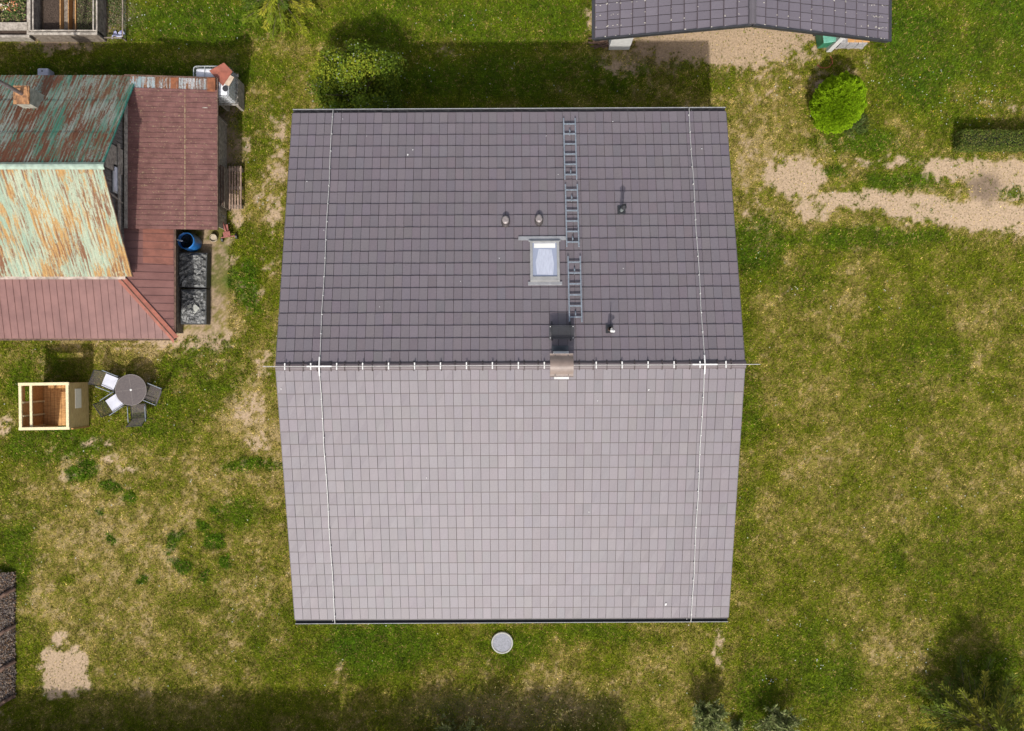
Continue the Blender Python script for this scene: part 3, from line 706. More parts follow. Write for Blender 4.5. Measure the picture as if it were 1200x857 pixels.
# green bin
x0, y0, _ = P(958, 55, 0)
wb_ = thing('wheelie_bin', 'green wheeled bin half hidden under the garage roof', 'bin', (x0 + .15, y0 + .2, 0), R(8))
M_green = mat('green_plastic', (.03, .17, .095), rough=.5, var=.25)
b = MB(); b.add([(-.22, -.26, .06), (.22, -.26, .06), (.22, .22, .06), (-.22, .22, .06), (-.28, -.34, .95), (.28, -.34, .95), (.28, .30, .95), (-.28, .30, .95)], [(0, 3, 2, 1), (4, 5, 6, 7), (0, 1, 5, 4), (1, 2, 6, 5), (2, 3, 7, 6), (3, 0, 4, 7)]); b.build('body', M_green, wb_, bevel=.02)
b = MB(); b.box(-.30, .30, -.36, .32, .952, 1.0); b.build('lid', mat('faded_green_lid', (.10, .27, .2), rough=.5), wb_, bevel=.02)
for s in (-.25, .25):
    b = MB(); b.tube([(s - .03, .25, .1), (s + .03, .25, .1)], .1, 14); b.build('wheel', M_dark, wb_)
# hose coil
x0, y0, _ = P(966, 72, .02)
b = MB(); pts = []
for k in range(30):
    a = -2.6 + k * .115; pts.append((.26 * math.cos(a) + .01 * math.sin(k), .22 * math.sin(a), .02 + .004 * (k % 3)))
b.tube(pts, .013, 6); o = b.build('garden_hose', mat('rust_red_hose', (.30, .07, .04), rough=.5)); o.location = (x0, y0, 0)
tag(o, 'short loop of red brown hose on gravel near the round lime bush', 'hose')

# ---------------------------------------------------------------- old barn on the left
barn = thing('barn', 'old timber barn with rusty turquoise corrugated roof and red metal lean-to roofs', 'barn', (-14, 5, 0))
def W(b, name, m, par=barn, **k): return b.build(name, m, par, world=True, **k)
RZ_, RY = 4.8, 5.6
NE_Y, NE_Z, SE_Y, SE_Z = 8.9, 2.12, 2.69, 2.5
VX = -11.5
def rust_mat(name, paint, pale, rust, orange, seed, thr, othr):
    m = bpy.data.materials.new(name); m.use_nodes = True; nt = m.node_tree; N = nt.nodes; Lk = nt.links; b = N['Principled BSDF']
    b.inputs['Roughness'].default_value = .62; b.inputs['Specular IOR Level'].default_value = .3
    tc = N.new('ShaderNodeTexCoord')
    def nz(sx, sy, sc, off, det=5, ro=.65):
        mp = N.new('ShaderNodeMapping'); mp.inputs['Scale'].default_value = (sx, sy, sy * .0 + .3); mp.inputs['Location'].default_value = (off + seed, off * 1.7, 0)
        Lk.new(tc.outputs['Object'], mp.inputs['Vector']); n = N.new('ShaderNodeTexNoise'); n.inputs['Scale'].default_value = sc; n.inputs['Detail'].default_value = det; n.inputs['Roughness'].default_value = ro
        Lk.new(mp.outputs[0], n.inputs['Vector']); return n.outputs['Fac']
    def comb(a, wa, c, wc):
        x = N.new('ShaderNodeMath'); x.operation = 'MULTIPLY'; x.inputs[1].default_value = wa; Lk.new(a, x.inputs[0])
        y = N.new('ShaderNodeMath'); y.operation = 'MULTIPLY_ADD'; y.inputs[1].default_value = wc; Lk.new(c, y.inputs[0]); Lk.new(x.outputs[0], y.inputs[2]); return y.outputs[0]
    def ramp(f, a, bb):
        r = N.new('ShaderNodeMapRange'); r.inputs['From Min'].default_value = a; r.inputs['From Max'].default_value = bb; Lk.new(f, r.inputs['Value']); return r.outputs[0]
    def mixc(f, a, c):
        x = N.new('ShaderNodeMix'); x.data_type = 'RGBA'; Lk.new(f, x.inputs[0])
        for s_, v in ((6, a), (7, c)):
            if isinstance(v, tuple): x.inputs[s_].default_value = (*v, 1)
            else: Lk.new(v, x.inputs[s_])
        return x.outputs[2]
    sx = N.new('ShaderNodeSeparateXYZ'); Lk.new(tc.outputs['Object'], sx.inputs[0])
    def mth(op, a, bb=None):
        x = N.new('ShaderNodeMath'); x.operation = op
        Lk.new(a, x.inputs[0])
        if bb is not None: x.inputs[1].default_value = bb
        return x.outputs[0]
    wave = mth('SINE', mth('MULTIPLY', mth('ADD', sx.outputs[0], -14.0), 2 * math.pi / .105))
    streak = nz(14, .8, 1.2, 0); blotch = nz(1.2, .5, 1.1, 5); fine = nz(10, 5, 3, 9); st2 = nz(7, .6, 1.3, 21); bl2 = nz(.9, .5, 1.0, 33)
    c = mixc(ramp(comb(st2, .55, bl2, .5), .45, .60), paint, pale)
    c = mixc(ramp(comb(comb(nz(8, .9, 1.2, 51), .5, nz(1.1, .6, 1.0, 47), .45), 1.0, fine, .22), othr, othr + .05), c, orange)
    c = mixc(ramp(comb(comb(streak, .5, blotch, .45), 1.0, fine, .22), thr, thr + .05), c, rust)
    c = mixc(ramp(comb(nz(14, 1.6, 1.2, 71), .8, mth('MULTIPLY', wave, -1.0), .10), .46, .58), c, tuple(q * 1.0 for q in rust))
    fin = nz(30, 20, 2, 2)
    dk = N.new('ShaderNodeMix'); dk.data_type = 'RGBA'; dk.blend_type = 'MULTIPLY'; dk.inputs[0].default_value = 1
    r3 = N.new('ShaderNodeMapRange'); r3.inputs['From Min'].default_value = .35; r3.inputs['From Max'].default_value = .65; r3.inputs['To Min'].default_value = .72; r3.inputs['To Max'].default_value = 1.2; Lk.new(fin, r3.inputs['Value'])
    Lk.new(c, dk.inputs[6]); Lk.new(r3.outputs[0], dk.inputs[7]); Lk.new(dk.outputs[2], b.inputs['Base Color'])
    return m
M_rustN = rust_mat('corrugated_teal_rust', (.055, .175, .115), (.25, .27, .225), (.135, .048, .024), (.165, .10, .055), 3, .580, .60)
M_rustS = rust_mat('corrugated_mint_rust', (.165, .225, .165), (.26, .28, .20), (.125, .052, .022), (.27, .155, .05), 11, .610, .580)
def corr(name, m, x0, x1, ya, za, yb, zb, wl=.105, amp=.017, rows=((0, 1),), par=barn, t=None):
    """corrugated sheet: waves across X, running from (ya,za) to (yb,zb); lapped sheet rows"""
    n = int((x1 - x0) / wl * 8); xs = np.linspace(x0, x1, n); V = []; F = []
    for ri, (a, b_) in enumerate(rows):
        k = 6; base = len(V)
        for j in range(k):
            f = a + (b_ - a) * j / (k - 1)
            lift = .006 * (1 - (f - a) / (b_ - a)) * -1 + .012 * ri * -0 + .022 * ((f - a) / (b_ - a))
            y = ya + (yb - ya) * f; z = za + (zb - za) * f + lift
            zw = z + amp * np.sin(xs / wl * 2 * math.pi) + .006 * np.sin(xs * 1.1 + ri) + .004 * np.sin(xs * 4.7 + j)
            V += [(x, y + .004 * math.sin(x * 9) * (f in (1,)), q) for x, q in zip(xs, zw)]
        for j in range(k - 1):
            for i in range(n - 1):
                p = base + j * n + i
                F.append((p, p + 1, p + n + 1, p + n) if yb > ya else (p, p + n, p + n + 1, p + 1))
    return mesh_object(name, V, F, m, par, True, None, True)
r_n = corr('roof', M_rustN, -19.2, VX, RY, RZ_, NE_Y, NE_Z, rows=((0, .345), (.335, .70), (.69, 1)))
r_s = corr('roof', M_rustS, -19.2, VX, RY, RZ_, SE_Y, SE_Z, rows=((0, .36), (.35, .70), (.69, 1)))
for (o, yb, zb) in ((r_n, NE_Y, NE_Z), (r_s, SE_Y, SE_Z)):
    b = MB(); b.slab([(-19.1, RY, RZ_ - .04), (VX - .03, RY, RZ_ - .04), (VX - .03, yb * .99 + RY * .01, zb - .03), (-19.1, yb * .99 + RY * .01, zb - .03)][::1 if yb < RY else -1], .06)
    W(b, 'sheathing', M_brownwood, o)
b = MB(); b.bar((VX + .006, RY, RZ_ - .02), (VX + .006, NE_Y, NE_Z - .02), .035, .05); W(b, 'verge_trim', mat('teal_edge', (.04, .2, .15), rough=.6, var=.4), r_n)
b = MB(); b.bar((VX + .006, RY, RZ_ - .03), (VX + .006, SE_Y, SE_Z - .03), .022, .04); W(b, 'verge_trim', M_brownwood, r_s)
b = MB()
for i in range(5):
    xa = -19.2 + i * 1.55; b.add([(xa, RY - .10, RZ_ - .055), (xa, RY - .03, RZ_ + .02), (xa, RY + .03, RZ_ + .02), (xa, RY + .10, RZ_ - .05), (xa + 1.57, RY - .10, RZ_ - .05), (xa + 1.57, RY - .03, RZ_ + .026), (xa + 1.57, RY + .03, RZ_ + .026), (xa + 1.57, RY + .10, RZ_ - .045)], [(0, 4, 5, 1), (1, 5, 6, 2), (2, 6, 7, 3)])
W(b, 'ridge_cap', mat('pale_mint_sheet', (.22, .275, .22), rough=.55, var=.25, scale=5, spots=[(9, .64, (.4, .3, .15))]))
# body
wx1 = -11.85; b = MB(); kN = (RZ_ - NE_Z) / (NE_Y - RY); kS = (RZ_ - SE_Z) / (RY - SE_Y)
zn, zs = RZ_ - kN * 2.9 - .12, RZ_ - kS * 2.6 - .12
b.add([(wx1, 3.0, 0), (wx1, 8.5, 0), (wx1, 8.5, zn), (wx1, RY, RZ_ - .12), (wx1, 3.0, zs), (-19, 3.0, 0), (-19, 8.5, 0), (-19, 8.5, zn), (-19, RY, RZ_ - .12), (-19, 3.0, zs)],
      [(0, 1, 2, 3, 4), (9, 8, 7, 6, 5), (1, 6, 7, 2), (0, 4, 9, 5)]); W(b, 'wall', M_brownwood)
b = MB()
y = 3.02
while y < 8.4:
    w_ = random.uniform(.11, .19); top = (RZ_ - kN * (max(y, y + w_) - RY) if y > RY else RZ_ - kS * (RY - y)) - .16
    b.tint = (1, 1, 1); b.box(wx1 + .002, wx1 + .022 + random.random() * .012, y, y + w_ - .012, .1, top + random.uniform(-.03, 0)); y += w_
cl = W(b, 'cladding', mat('weathered_gable_boards', (.15, .13, .115), rough=.95, var=.4, scale=4, stretch=(1, 6, 1)))
# leaning weathered panel + white gable window
b = MB(); b.bar((wx1 + .10, 4.9, 2.6), (wx1 + .24, 5.0, 4.05), .03, .03); b.bar((wx1 + .14, 3.7, 2.95), (wx1 + .14, 6.6, 3.0), .04, .12); b.box(wx1 + .06, wx1 + .1, 5.75, 6.5, 2.6, 3.9); W(b, 'brace', M_greywood)
b = MB(); b.box(wx1 + .07, wx1 + .10, 5.12, 5.95, 2.74, 3.30); wn_ = W(b, 'window', M_white); b = MB()
b.box(wx1 + .10, wx1 + .107, 5.18, 5.89, 2.80, 3.24); W(b, 'pane', mat('dusty_pane', (.62, .63, .68), rough=.3), wn_)
# lean-to roof, hipped at its corner
M_red = mat('mauve_red_sheet_metal', (.125, .056, .047), rough=.5, color2=(.105, .044, .037), scale=2.2, spec=.35, spots=[(26, .69, (.30, .22, .18))])
M_red2 = mat('red_sheet_with_lichen', (.118, .053, .046), rough=.6, color2=(.090, .038, .032), scale=3.5, spec=.3, spots=[(16, .60, (.20, .145, .085)), (30, .70, (.30, .24, .20))])
M_orange = mat('orange_red_flashing', (.200, .062, .038), rough=.55, var=.25, scale=4)
A0, H0, H1 = (-19.2, 2.72, 2.36), (-11.97, 2.72, 2.36), (-10.44, .83, 1.9)
b = MB(); b.slab([(-19.2, .83, 1.9), H1, H0, A0], .03)
x = -19.0
while x < -10.6:
    if x > H0[0]: f = (x - H0[0]) / (H1[0] - H0[0]); yt = H0[1] + (H1[1] - H0[1]) * f; zt = H0[2] + (H1[2] - H0[2]) * f
    else: yt, zt = 2.72, 2.36
    b.bar((x, .835, 1.9 + .008), (x, yt, zt + .008), .012, .03); x += .222
lt = W(b, 'lean_to_roof', M_red)
b = MB(); b.slab([(H1[0], .83, 1.899), (-10.44, 4.35, 1.9), (-11.9, 4.35, 2.34), (-11.97, 2.72, 2.359)], .03)
y = .95
while y < 4.3:
    if y < 2.72: f = (y - .83) / (2.72 - .83); xt = H1[0] + (H0[0] - H1[0]) * f; zt = 1.9 + .46 * f
    else: xt, zt = -11.9, 2.34
    b.bar((-10.445, y, 1.908), (xt, y, zt + .008), .012, .03); y += .238
lt2 = W(b, 'lean_to_roof', M_red)
b = MB(); b.slab([(-10.46, 3.1, 1.911), (-10.46, 4.2, 1.911), (-11.3, 4.2, 2.171), (-11.3, 3.15, 2.171)], .004); W(b, 'repaired_sheet', mat('redder_sheet', (.155, .058, .040), rough=.55, var=.25, scale=4, spots=[(26, .66, (.28, .2, .16))]), lt2)
b = MB()
hv = np.array(H1) - np.array(H0)
for s, off in ((1, (0, -.17, -.012)), (-1, (.15, 0.03, -.012))):
    p = [np.array(H0) + (0, 0, .035), np.array(H1) + (0, 0, .035), np.array(H1) + off + (0, .02, .02), np.array(H0) + off + (0, 0, .02)]
    b.add([tuple(q) for q in p], [(0, 1, 2, 3) if s < 0 else (3, 2, 1, 0)])
W(b, 'hip_flashing', M_orange, lt)
b = MB(); b.bar(tuple(np.array(H0) + (0, 0, .045)), tuple(np.array(H1) + (0, 0, .045)), .02, .02); W(b, 'hip_seam', M_brownwood, lt)
b = MB(); b.bar((-19.2, .80, 1.86), (-10.41, .80, 1.86), .05, .07); b.bar((-10.41, .80, 1.86), (-10.41, 4.2, 1.86), .05, .07); W(b, 'eave_board', M_brownwood, lt)
b = MB(); b.slab([(-19.2, 2.62, 2.40), (-11.75, 2.62, 2.40), (-11.75, 2.8, 2.42), (-19.2, 2.8, 2.42)], .015); W(b, 'flashing', mat('pale_flashing', (.3, .24, .2), rough=.7, var=.4), lt)
b = MB()
x = -19.0
while x < -10.9: b.box(x, x + .16, 1.05, 1.08, 0, 1.82); x += .168
y = 1.05
while y < 4.25: b.box(-10.82, -10.79, y, y + .16, 0, 1.85); y += .168
W(b, 'lean_to_wall', M_oldwood)
# annex roof, ribbed sheets running east
AX0, AX1, AZ0, AZ1, AY0, AY1, AY2 = -11.76, -9.03, 2.46, 2.15, 4.16, 8.44, 8.80
b = MB(); b.slab([(AX1, AY0, AZ1), (AX1, AY1, AZ1), (AX0, AY1, AZ0), (AX0, AY0, AZ0)], .03)
y = AY0 + .08
while y < AY1: b.bar((AX1 - .002, y, AZ1 + .006), (AX0, y, AZ0 + .006), .035, .028); y += .157
ax_ = W(b, 'annex_roof', M_red2)
b = MB(); b.bar((-9.98, AY0, 2.272), (-9.98, AY1 - .05, 2.272), .03, .008); W(b, 'lap_stain', mat('lichen_line', (.21, .16, .095), rough=1, color2=(.15, .08, .055), scale=9), ax_)
b = MB(); b.bar((AX0 + .06, AY0, AZ0 + .02), (AX0 + .06, AY1, AZ0 + .02), .09, .05); W(b, 'edge_plank', M_greywood, ax_)
b = MB(); b.bar((AX1 + .01, AY0, AZ1 - .02), (AX1 + .01, AY2, AZ1 - .02), .03, .07); b.bar((AX0, AY2 + .01, AZ0 - .03), (AX1, AY2 + .01, AZ1 - .03), .04, .08); W(b, 'eave_board', M_brownwood, ax_)
m_strip = rust_mat('blue_white_corrugated', (.18, .24, .25), (.32, .33, .33), (.13, .06, .03), (.18, .07, .025), 29, .57, .60)
n = 260; xs = np.linspace(AX0 + .15, AX1 - .02, n); V = []; F = []
for j, (yy, dz) in enumerate(((AY1 - .06, -.035), (AY2, -.045))):
    for x in xs: V.append((x, yy, AZ0 + (AZ1 - AZ0) * (x - AX0) / (AX1 - AX0) + dz + .014 * math.sin(x / .09 * 2 * math.pi) + (.012 if j == 0 else 0)))
for i in range(n - 1): F.append((i, i + 1, n + i + 1, n + i))
mesh_object('corrugated_strip', V, F, m_strip, ax_, True, None, True)
b = MB()
for x0 in (-10.42, -9.30): b.slab([(x0, AY1 - .08, 2.30), (x0 + .24, AY1 - .08, 2.27), (x0 + .24, AY2 - .01, 2.25), (x0, AY2 - .01, 2.28)][::1], .01)
for q in range(0): pass
W(b, 'rusty_patch', mat('rust_sheet', (.17, .06, .026), rough=.8, var=.35), ax_)
b = MB(); y = 4.42
while y < 7.85: b.box(-9.38, -9.35, y, y + .17, 0, 2.1); y += .178
x = -11.8
while x < -9.4: b.box(x, x + .17, 7.87, 7.90, 0, 2.2); x += .178
for (x, y) in ((-9.12, 8.7), (-11.6, 8.7)): b.box(x - .05, x + .05, y - .05, y + .05, 0, 2.08)
W(b, 'annex_wall', M_greywood)
# barn chimney with flue
cxp, cyp, _ = P(25, 111, 3.75)
b = MB(); cz0 = RZ_ - kN * (cyp - RY)
b.box(cxp - .215, cxp + .215, cyp - .25, cyp + .24, cz0 - .3, 3.70); c_ = W(b, 'chimney', mat('pale_render', (.29, .275, .225), rough=.9, var=.3, scale=7))
b = MB(); b.box(cxp - .235, cxp + .225, cyp - .27, cyp + .26, 3.702, 3.75); b.box(cxp - .16, cxp + .2, cyp - .22, cyp + .2, 3.752, 3.78, .1); W(b, 'cap', mat('rusty_chimney_cap', (.30, .15, .065), rough=.85, color2=(.12, .06, .03), scale=7), c_)
b = MB(); b.tube([(cxp + .02, cyp + .02, 3.7), (cxp + .02, cyp + .02, 5.9)], .055, 12); W(b, 'flue', mat('grey_flue', (.20, .17, .17), rough=.4, metallic=.5), c_)

# white tank behind the barn
x0, y0, _ = P(50, 83, .5)
sink = thing('water_box', 'small white plastic box with a round hole behind the turquoise roof eave', 'box', (x0, y0 - .1, 0))
b = MB(); b.box(-.185, .185, -.30, .19, .05, .5); b.build('body', mat('pale_lilac_plastic', (.34, .335, .375), rough=.5), sink, bevel=.05)
b = MB(); b.lathe([(.028, .495), (.028, .503)], -.02, .09, 14); b.build('hole', M_dark, sink)
b = MB(); b.box(-.16, .16, -.28, .17, 0, .05); b.build('base', M_greywood, sink)
# IBC tank
ix0, ix1, iy0, iy1 = -9.84, -8.72, 8.27, 9.25
x0, y0 = (ix0 + ix1) / 2, (iy0 + iy1) / 2
ibc = thing('water_tank', 'white caged water tank on a pallet at the shed roof corner', 'water tank', (x0, y0, 0), R(0))
M_ibc = mat('white_polyethylene', (.52, .52, .54), rough=.4, var=.12, scale=4, spec=.5)
hx, hy = (ix1 - ix0) / 2 - .02, (iy1 - iy0) / 2 - .02
b = MB(); b.box(-hx + .04, hx - .04, -hy + .04, hy - .04, .95, 1.92); b.build('body', M_ibc, ibc, bevel=.08)
b = MB()
for z in (1.0, 1.2, 1.4, 1.6, 1.8): b.tube([(-hx, -hy, z), (hx, -hy, z), (hx, hy, z), (-hx, hy, z), (-hx, -hy, z)], .009, 6)
for i in range(8):
    t_ = -hx + .05 + i * (2 * hx - .1) / 7; t2 = t_ * hy / hx
    b.tube([(t_, -hy, .93), (t_, -hy, 1.95)], .009, 5); b.tube([(t_, hy, .93), (t_, hy, 1.95)], .009, 5); b.tube([(hx, t2, .93), (hx, t2, 1.95)], .009, 5); b.tube([(-hx, t2, .93), (-hx, t2, 1.95)], .009, 5)
rr = .10; pts = []
for (qx, qy, a0) in ((hx - rr, hy - rr, 0), (-hx + rr, hy - rr, 90), (-hx + rr, -hy + rr, 180), (hx - rr, -hy + rr, 270)):
    for k in range(4): a = R(a0 + k * 30); pts.append((qx + rr * math.cos(a), qy + rr * math.sin(a), 1.95))
pts.append(pts[0]); b.tube(pts, .015, 6); b.tube([(-.2, -hy, 1.95), (-.2, hy, 1.95)], .012, 6)
b.build('cage', mat('galvanised_tube', (.30, .31, .31), rough=.45, metallic=.2), ibc)
cxx, cyy, _ = P(264, 104, 1.93); b = MB(); b.lathe([(.085, 1.91), (.085, 1.945)], cxx - x0, cyy - y0, 20); b.build('cap', M_dark, ibc)
b = MB()
for q in range(5): b.box(-hx - .02, hx + .02, -hy + q * .225, -hy + .1 + q * .225, .88, .92)
for q in (-hx, -.06, hx - .12): b.box(q, q + .12 - .03, -hy + .04, hy - .04, 0, .878)
b.build('pallet', M_greywood, ibc)
b = MB(); cs = [P(244.5, 82.5, 2.1), P(262, 73, 2.1), P(272, 83.5, 2.05), P(260.5, 100.5, 2.05)]
ctr = np.mean(np.array(cs), 0)
p_ = [np.array(q) - ctr for q in cs]
b.add([tuple(q) for q in p_] + [tuple(q - (0, 0, .02)) for q in p_], [(3, 2, 0), (2, 1, 0), (4, 6, 7), (4, 5, 6), (0, 1, 5, 4), (1, 2, 6, 5), (2, 3, 7, 6), (3, 0, 4, 7)])
o = b.build('sheet_metal_offcut', M_orange); o.location = (ctr[0], ctr[1], 2.03); tag(o, 'red square sheet metal offcut lying on top of the white water tank', 'metal sheet')
b = MB(); b.box(-.12, .12, -.16, .16, 0, .03, R(-30)); o = b.build('board_scrap', mat('tan_board', (.34, .26, .19), rough=.8)); q = P(267.5, 94, 1.97); o.location = (q[0], q[1], 1.966); tag(o, 'small tan board scrap on the water tank beside the red sheet', 'board')

# blue barrel
x0, y0, _ = P(217.5, 282, .9)
bar_ = thing('rain_barrel', 'blue open rain barrel in the corner below the red shed roofs', 'barrel', (x0, y0, 0))
M_blue = mat('blue_plastic', (.015, .12, .36), rough=.4, var=.3, scale=6, spec=.5)
b = MB(); b.lathe([(.24, 0), (.275, .12), (.285, .45), (.275, .8), (.262, .9), (.245, .905), (.25, .62)], n=36, cap1=False); b.build('body', M_blue, bar_, smooth=True)
b = MB(); b.lathe([(.247, .60), (.247, .64)], n=30); b.build('water', mat('dark_water', (.008, .011, .015), rough=.05, spec=.6), bar_)
b = MB(); b.tube([(-.38, .06, .98), (-.18, .0, .93), (-.12, -.01, .85)], .028, 8); b.build('inlet_pipe', mat('grey_pipe', (.42, .44, .5), rough=.5), bar_)
# black crates of crumpled foil
M_foil = mat('crumpled_foil', (.16, .16, .155), rough=.5, color2=(.035, .035, .035), scale=5, spec=.6, detail=6)
M_black = mat('black_plastic', (.035, .036, .038), rough=.6)
def crate(px0, py0, px1, py1, label, seed, rot=0, z=.46):
    xa, ya, _ = P(px0, py1, z); xb, yb, _ = P(px1, py0, z); cx_, cy_ = (xa + xb) / 2, (ya + yb) / 2; hw, hh = (xb - xa) / 2, (yb - ya) / 2
    t = thing('storage_crate', label, 'crate', (cx_, cy_, 0), rot, 'black crates beside the red shed')
    b = MB(); b.box(-hw, hw, -hh, -hh + .04, 0, z - .03); b.box(-hw, hw, hh - .04, hh, 0, z - .03); b.box(-hw, -hw + .04, -hh + .041, hh - .041, 0, z - .03); b.box(hw - .04, hw, -hh + .041, hh - .041, 0, z - .03); b.box(-hw + .041, hw - .041, -hh + .041, hh - .041, 0, .05)
    b.build('side', M_black, t)
    n = 46; u, v = np.meshgrid(np.linspace(-1, 1, n), np.linspace(-1, 1, n)); x = u.ravel() * (hw - .02); y = v.ravel() * (hh - .02)
    rid = 1 - np.abs(fbm(x + seed, y, .30, seed, 4) * 2 - 1) * 2
    edge = np.clip(1.06 - np.maximum(np.abs(u), np.abs(v)).ravel(), 0, .2) * 5
    zf = z - .09 + rid * .13 * edge + fbm(x, y + seed, .08, seed + 2, 2) * .06
    i = (np.arange(n - 1)[:, None] * n + np.arange(n - 1)[None, :]).ravel()
    fast_mesh('foil_heap', np.stack([x + (fbm(x, y, .2, seed + 5) - .5) * .04, y, zf], 1), np.stack([i, i + 1, i + n + 1, i + n], 1), M_foil, None, t)
    return t, z
c1, z1_ = crate(208.5, 296, 242, 337, 'upper black crate heaped with crumpled silver black foil below the blue barrel', 4, R(-1.5))
c2, z2_ = crate(211.5, 339, 241.5, 380, 'lower black crate of crumpled foil with a pale stone slab on top', 11)
b = MB(); b.add([(-.2, -.12, 0), (.02, -.2, .0), (.22, .02, .02), (.02, .2, .03), (-.17, .1, .02)] + [(-.2, -.12, .05), (.02, -.2, .05), (.22, .02, .07), (.02, .2, .08), (-.17, .1, .07)], [(5, 6, 7, 8, 9), (4, 3, 2, 1, 0)] + [(i, (i + 1) % 5, (i + 1) % 5 + 5, i + 5) for i in range(5)])
o = b.build('stone_slab', mat('pale_stone', (.28, .28, .25), rough=.9, scale=9)); q = P(226, 362, .5); o.location = (q[0], q[1], .44); tag(o, 'pale angular stone slab lying on the lower foil crate', 'stone')
# red trike
x0, y0, _ = P(257, 274, .4)
tk = thing('tricycle', 'small faded red tricycle parked at the shed corner by the blue barrel', 'tricycle', (x0 + .12, y0 + .02, 0), R(10))
M_tred = mat('faded_red_paint', (.24, .085, .07), rough=.6, var=.4, scale=12)
b = MB(); b.tube([(.05, .36, .42), (.06, .2, .36), (.08, 0, .30), (.1, -.12, .25)], .028, 8); b.tube([(-.14, -.1, .2), (.32, -.12, .2)], .02, 8); b.box(-.02, .2, -.14, .04, .28, .33); b.box(.02, .16, .04, .28, .24, .28); b.build('frame', M_tred, tk)
b = MB(); b.tube([(-.13, .34, .62), (-.15, .48, .66), (-.06, .56, .66), (.1, .56, .66), (.2, .46, .62)], .014, 6); b.tube([(.04, .5, .2), (.04, .54, .66)], .016, 6); b.build('handlebar', M_dark, tk)
for (wx_, wy_, r_, mm) in ((.33, -.12, .09, M_dark), (.04, .5, .14, M_dark), (-.14, -.14, .09, M_dark)):
    b = MB(); b.tube([(wx_ - .025, wy_, r_), (wx_ + .025, wy_, r_)], r_, 18); b.build('wheel', mm, tk)
b = MB(); b.lathe([(.11, .0), (.13, .17), (.12, .19), (.11, .16)], n=24, cap1=False); b.lathe([(.108, .10), (.108, .12)], n=24)
o = b.build('pail', mat('cream_plastic', (.36, .30, .22), rough=.6)); q = P(250, 279, .15); o.location = (q[0], q[1], 0); tag(o, 'round cream pail on the soil beside the red tricycle', 'pail')
# planks and slatted pallet along the annex wall
q = (-9.34, 5.75, 0)
ps = thing('plank_stack', 'dark brown planks stood on edge against the grey annex wall', 'planks', q)
for i in range(5):
    b = MB(); b.box(.004 + i * .026, .024 + i * .026, -.66 + random.uniform(-.04, .04), .66 + random.uniform(-.05, .05), 0, .95 - .05 * i + random.uniform(-.03, .03)); b.build('plank', M_brownwood if i % 2 else M_oldwood, ps)
M_slat = mat('brown_grey_slats', (.24, .165, .12), rough=.9, color2=(.15, .10, .075), scale=9)
q = P(275.5, 220, .35); pl = thing('slatted_pallet', 'weathered slatted pallet standing beside the dark plank stack', 'pallet', (q[0], q[1], 0))
for i in range(5):
    b = MB(); b.box(-.21 + i * .09, -.158 + i * .09, -.70, .70, .30, .33, jit=.004); b.build('slat', M_slat, pl)
b = MB()
for y in (-.6, 0, .6): b.box(-.21, .21, y - .05, y + .05, .16, .295)
for y in (-.6, .6):
    for x in (-.16, .12): b.box(x, x + .06, y - .04, y + .04, 0, .158)
b.build('bearer', M_oldwood, pl)

# ---------------------------------------------------------------- playhouse
px_, py_ = -14.61, -1.27
ph = thing('playhouse', 'unfinished roofless pine playhouse with pale top frame on the left lawn', 'playhouse', (px_, py_, 0), R(.8))
hw, hh, hz_ = .745, .715, 1.57
def boards_x(b, x0, x1, y0, y1, z0, z1, bw=.12):
    z = z0
    while z < z1 - .01: b.box(x0, x1, y0, y1, z, min(z + bw - .008, z1)); z += bw
# outside boards (horizontal)
b = MB(); boards_x(b, hw - .02, hw, -hh, hh, .02, hz_ - .05); b.build('wall', M_treated, ph)                                   # east
b = MB(); boards_x(b, -hw + .02, hw - .022, hh - .02, hh, .02, 1.05)
boards_x(b, -hw + .02, hw - .022, hh - .02, hh, 1.27, hz_ - .05, .12)
for (xa, xb) in ((-hw + .02, -hw + .32), (hw - .28, hw - .022)): boards_x(b, xa, xb, hh - .021, hh - .001, 1.053, 1.265, .108)
b.build('wall', M_wood, ph)                                                                                                   # north with slot
b = MB(); boards_x(b, -hw + .02, -.25, -hh, -hh + .02, .02, hz_ - .05); boards_x(b, .32, hw - .022, -hh, -hh + .02, .02, hz_ - .05); b.build('wall', M_wood, ph)   # south with doorway
b = MB(); boards_x(b, -hw, -hw + .02, -hh, .15, .02, hz_ - .05); boards_x(b, -hw, -hw + .02, .15, .62, .02, .78); boards_x(b, -hw, -hw + .02, .15, .62, 1.28, hz_ - .05); boards_x(b, -hw, -hw + .02, .62, hh, .02, hz_ - .05); b.build('wall', M_wood, ph)   # west with window
b = MB()
for s in (-1, 1):
    b.box(-hw - .05, hw + .05, s * (hh - .02) - .045, s * (hh - .02) + .045, hz_ - .048, hz_ + .02)
    b.box(s * (hw - .01) - .045, s * (hw - .01) + .045, -hh + .027, hh - .027, hz_ - .046, hz_ + .022)
b.build('top_frame', M_pale, ph, bevel=.006)
b = MB()
for (x, y) in ((-hw + .05, -hh + .05), (-hw + .05, hh - .05), (hw - .05, -hh + .05), (hw - .05, hh - .05), (-hw + .05, .12), (-hw + .05, -.3)): b.box(x - .025, x + .025, y - .025, y + .025, .02, hz_ - .05)
b.bar((-hw + .30, -hh + .03, hz_ - .10), (-hw + .30, hh - .03, hz_ - .10), .075, .045)
b.build('stud', M_pale, ph)
b = MB(); x = -hw + .03
while x < hw - .1: b.box(x, x + .11, -hh + .025, hh - .025, .03, .055); x += .118
b.build('floor', M_wood, ph)
b = MB(); b.box(hw + .002, hw + .02, -.10, .52, .62, 1.05); b.build('shutter', mat('cream_board', (.72, .66, .52), rough=.7, var=.06), ph)
b = MB(); b.box(hw - .03, hw + .03, -hh - .04, -hh - .005, 0, hz_ - .3); b.build('corner_post', M_wood, ph)

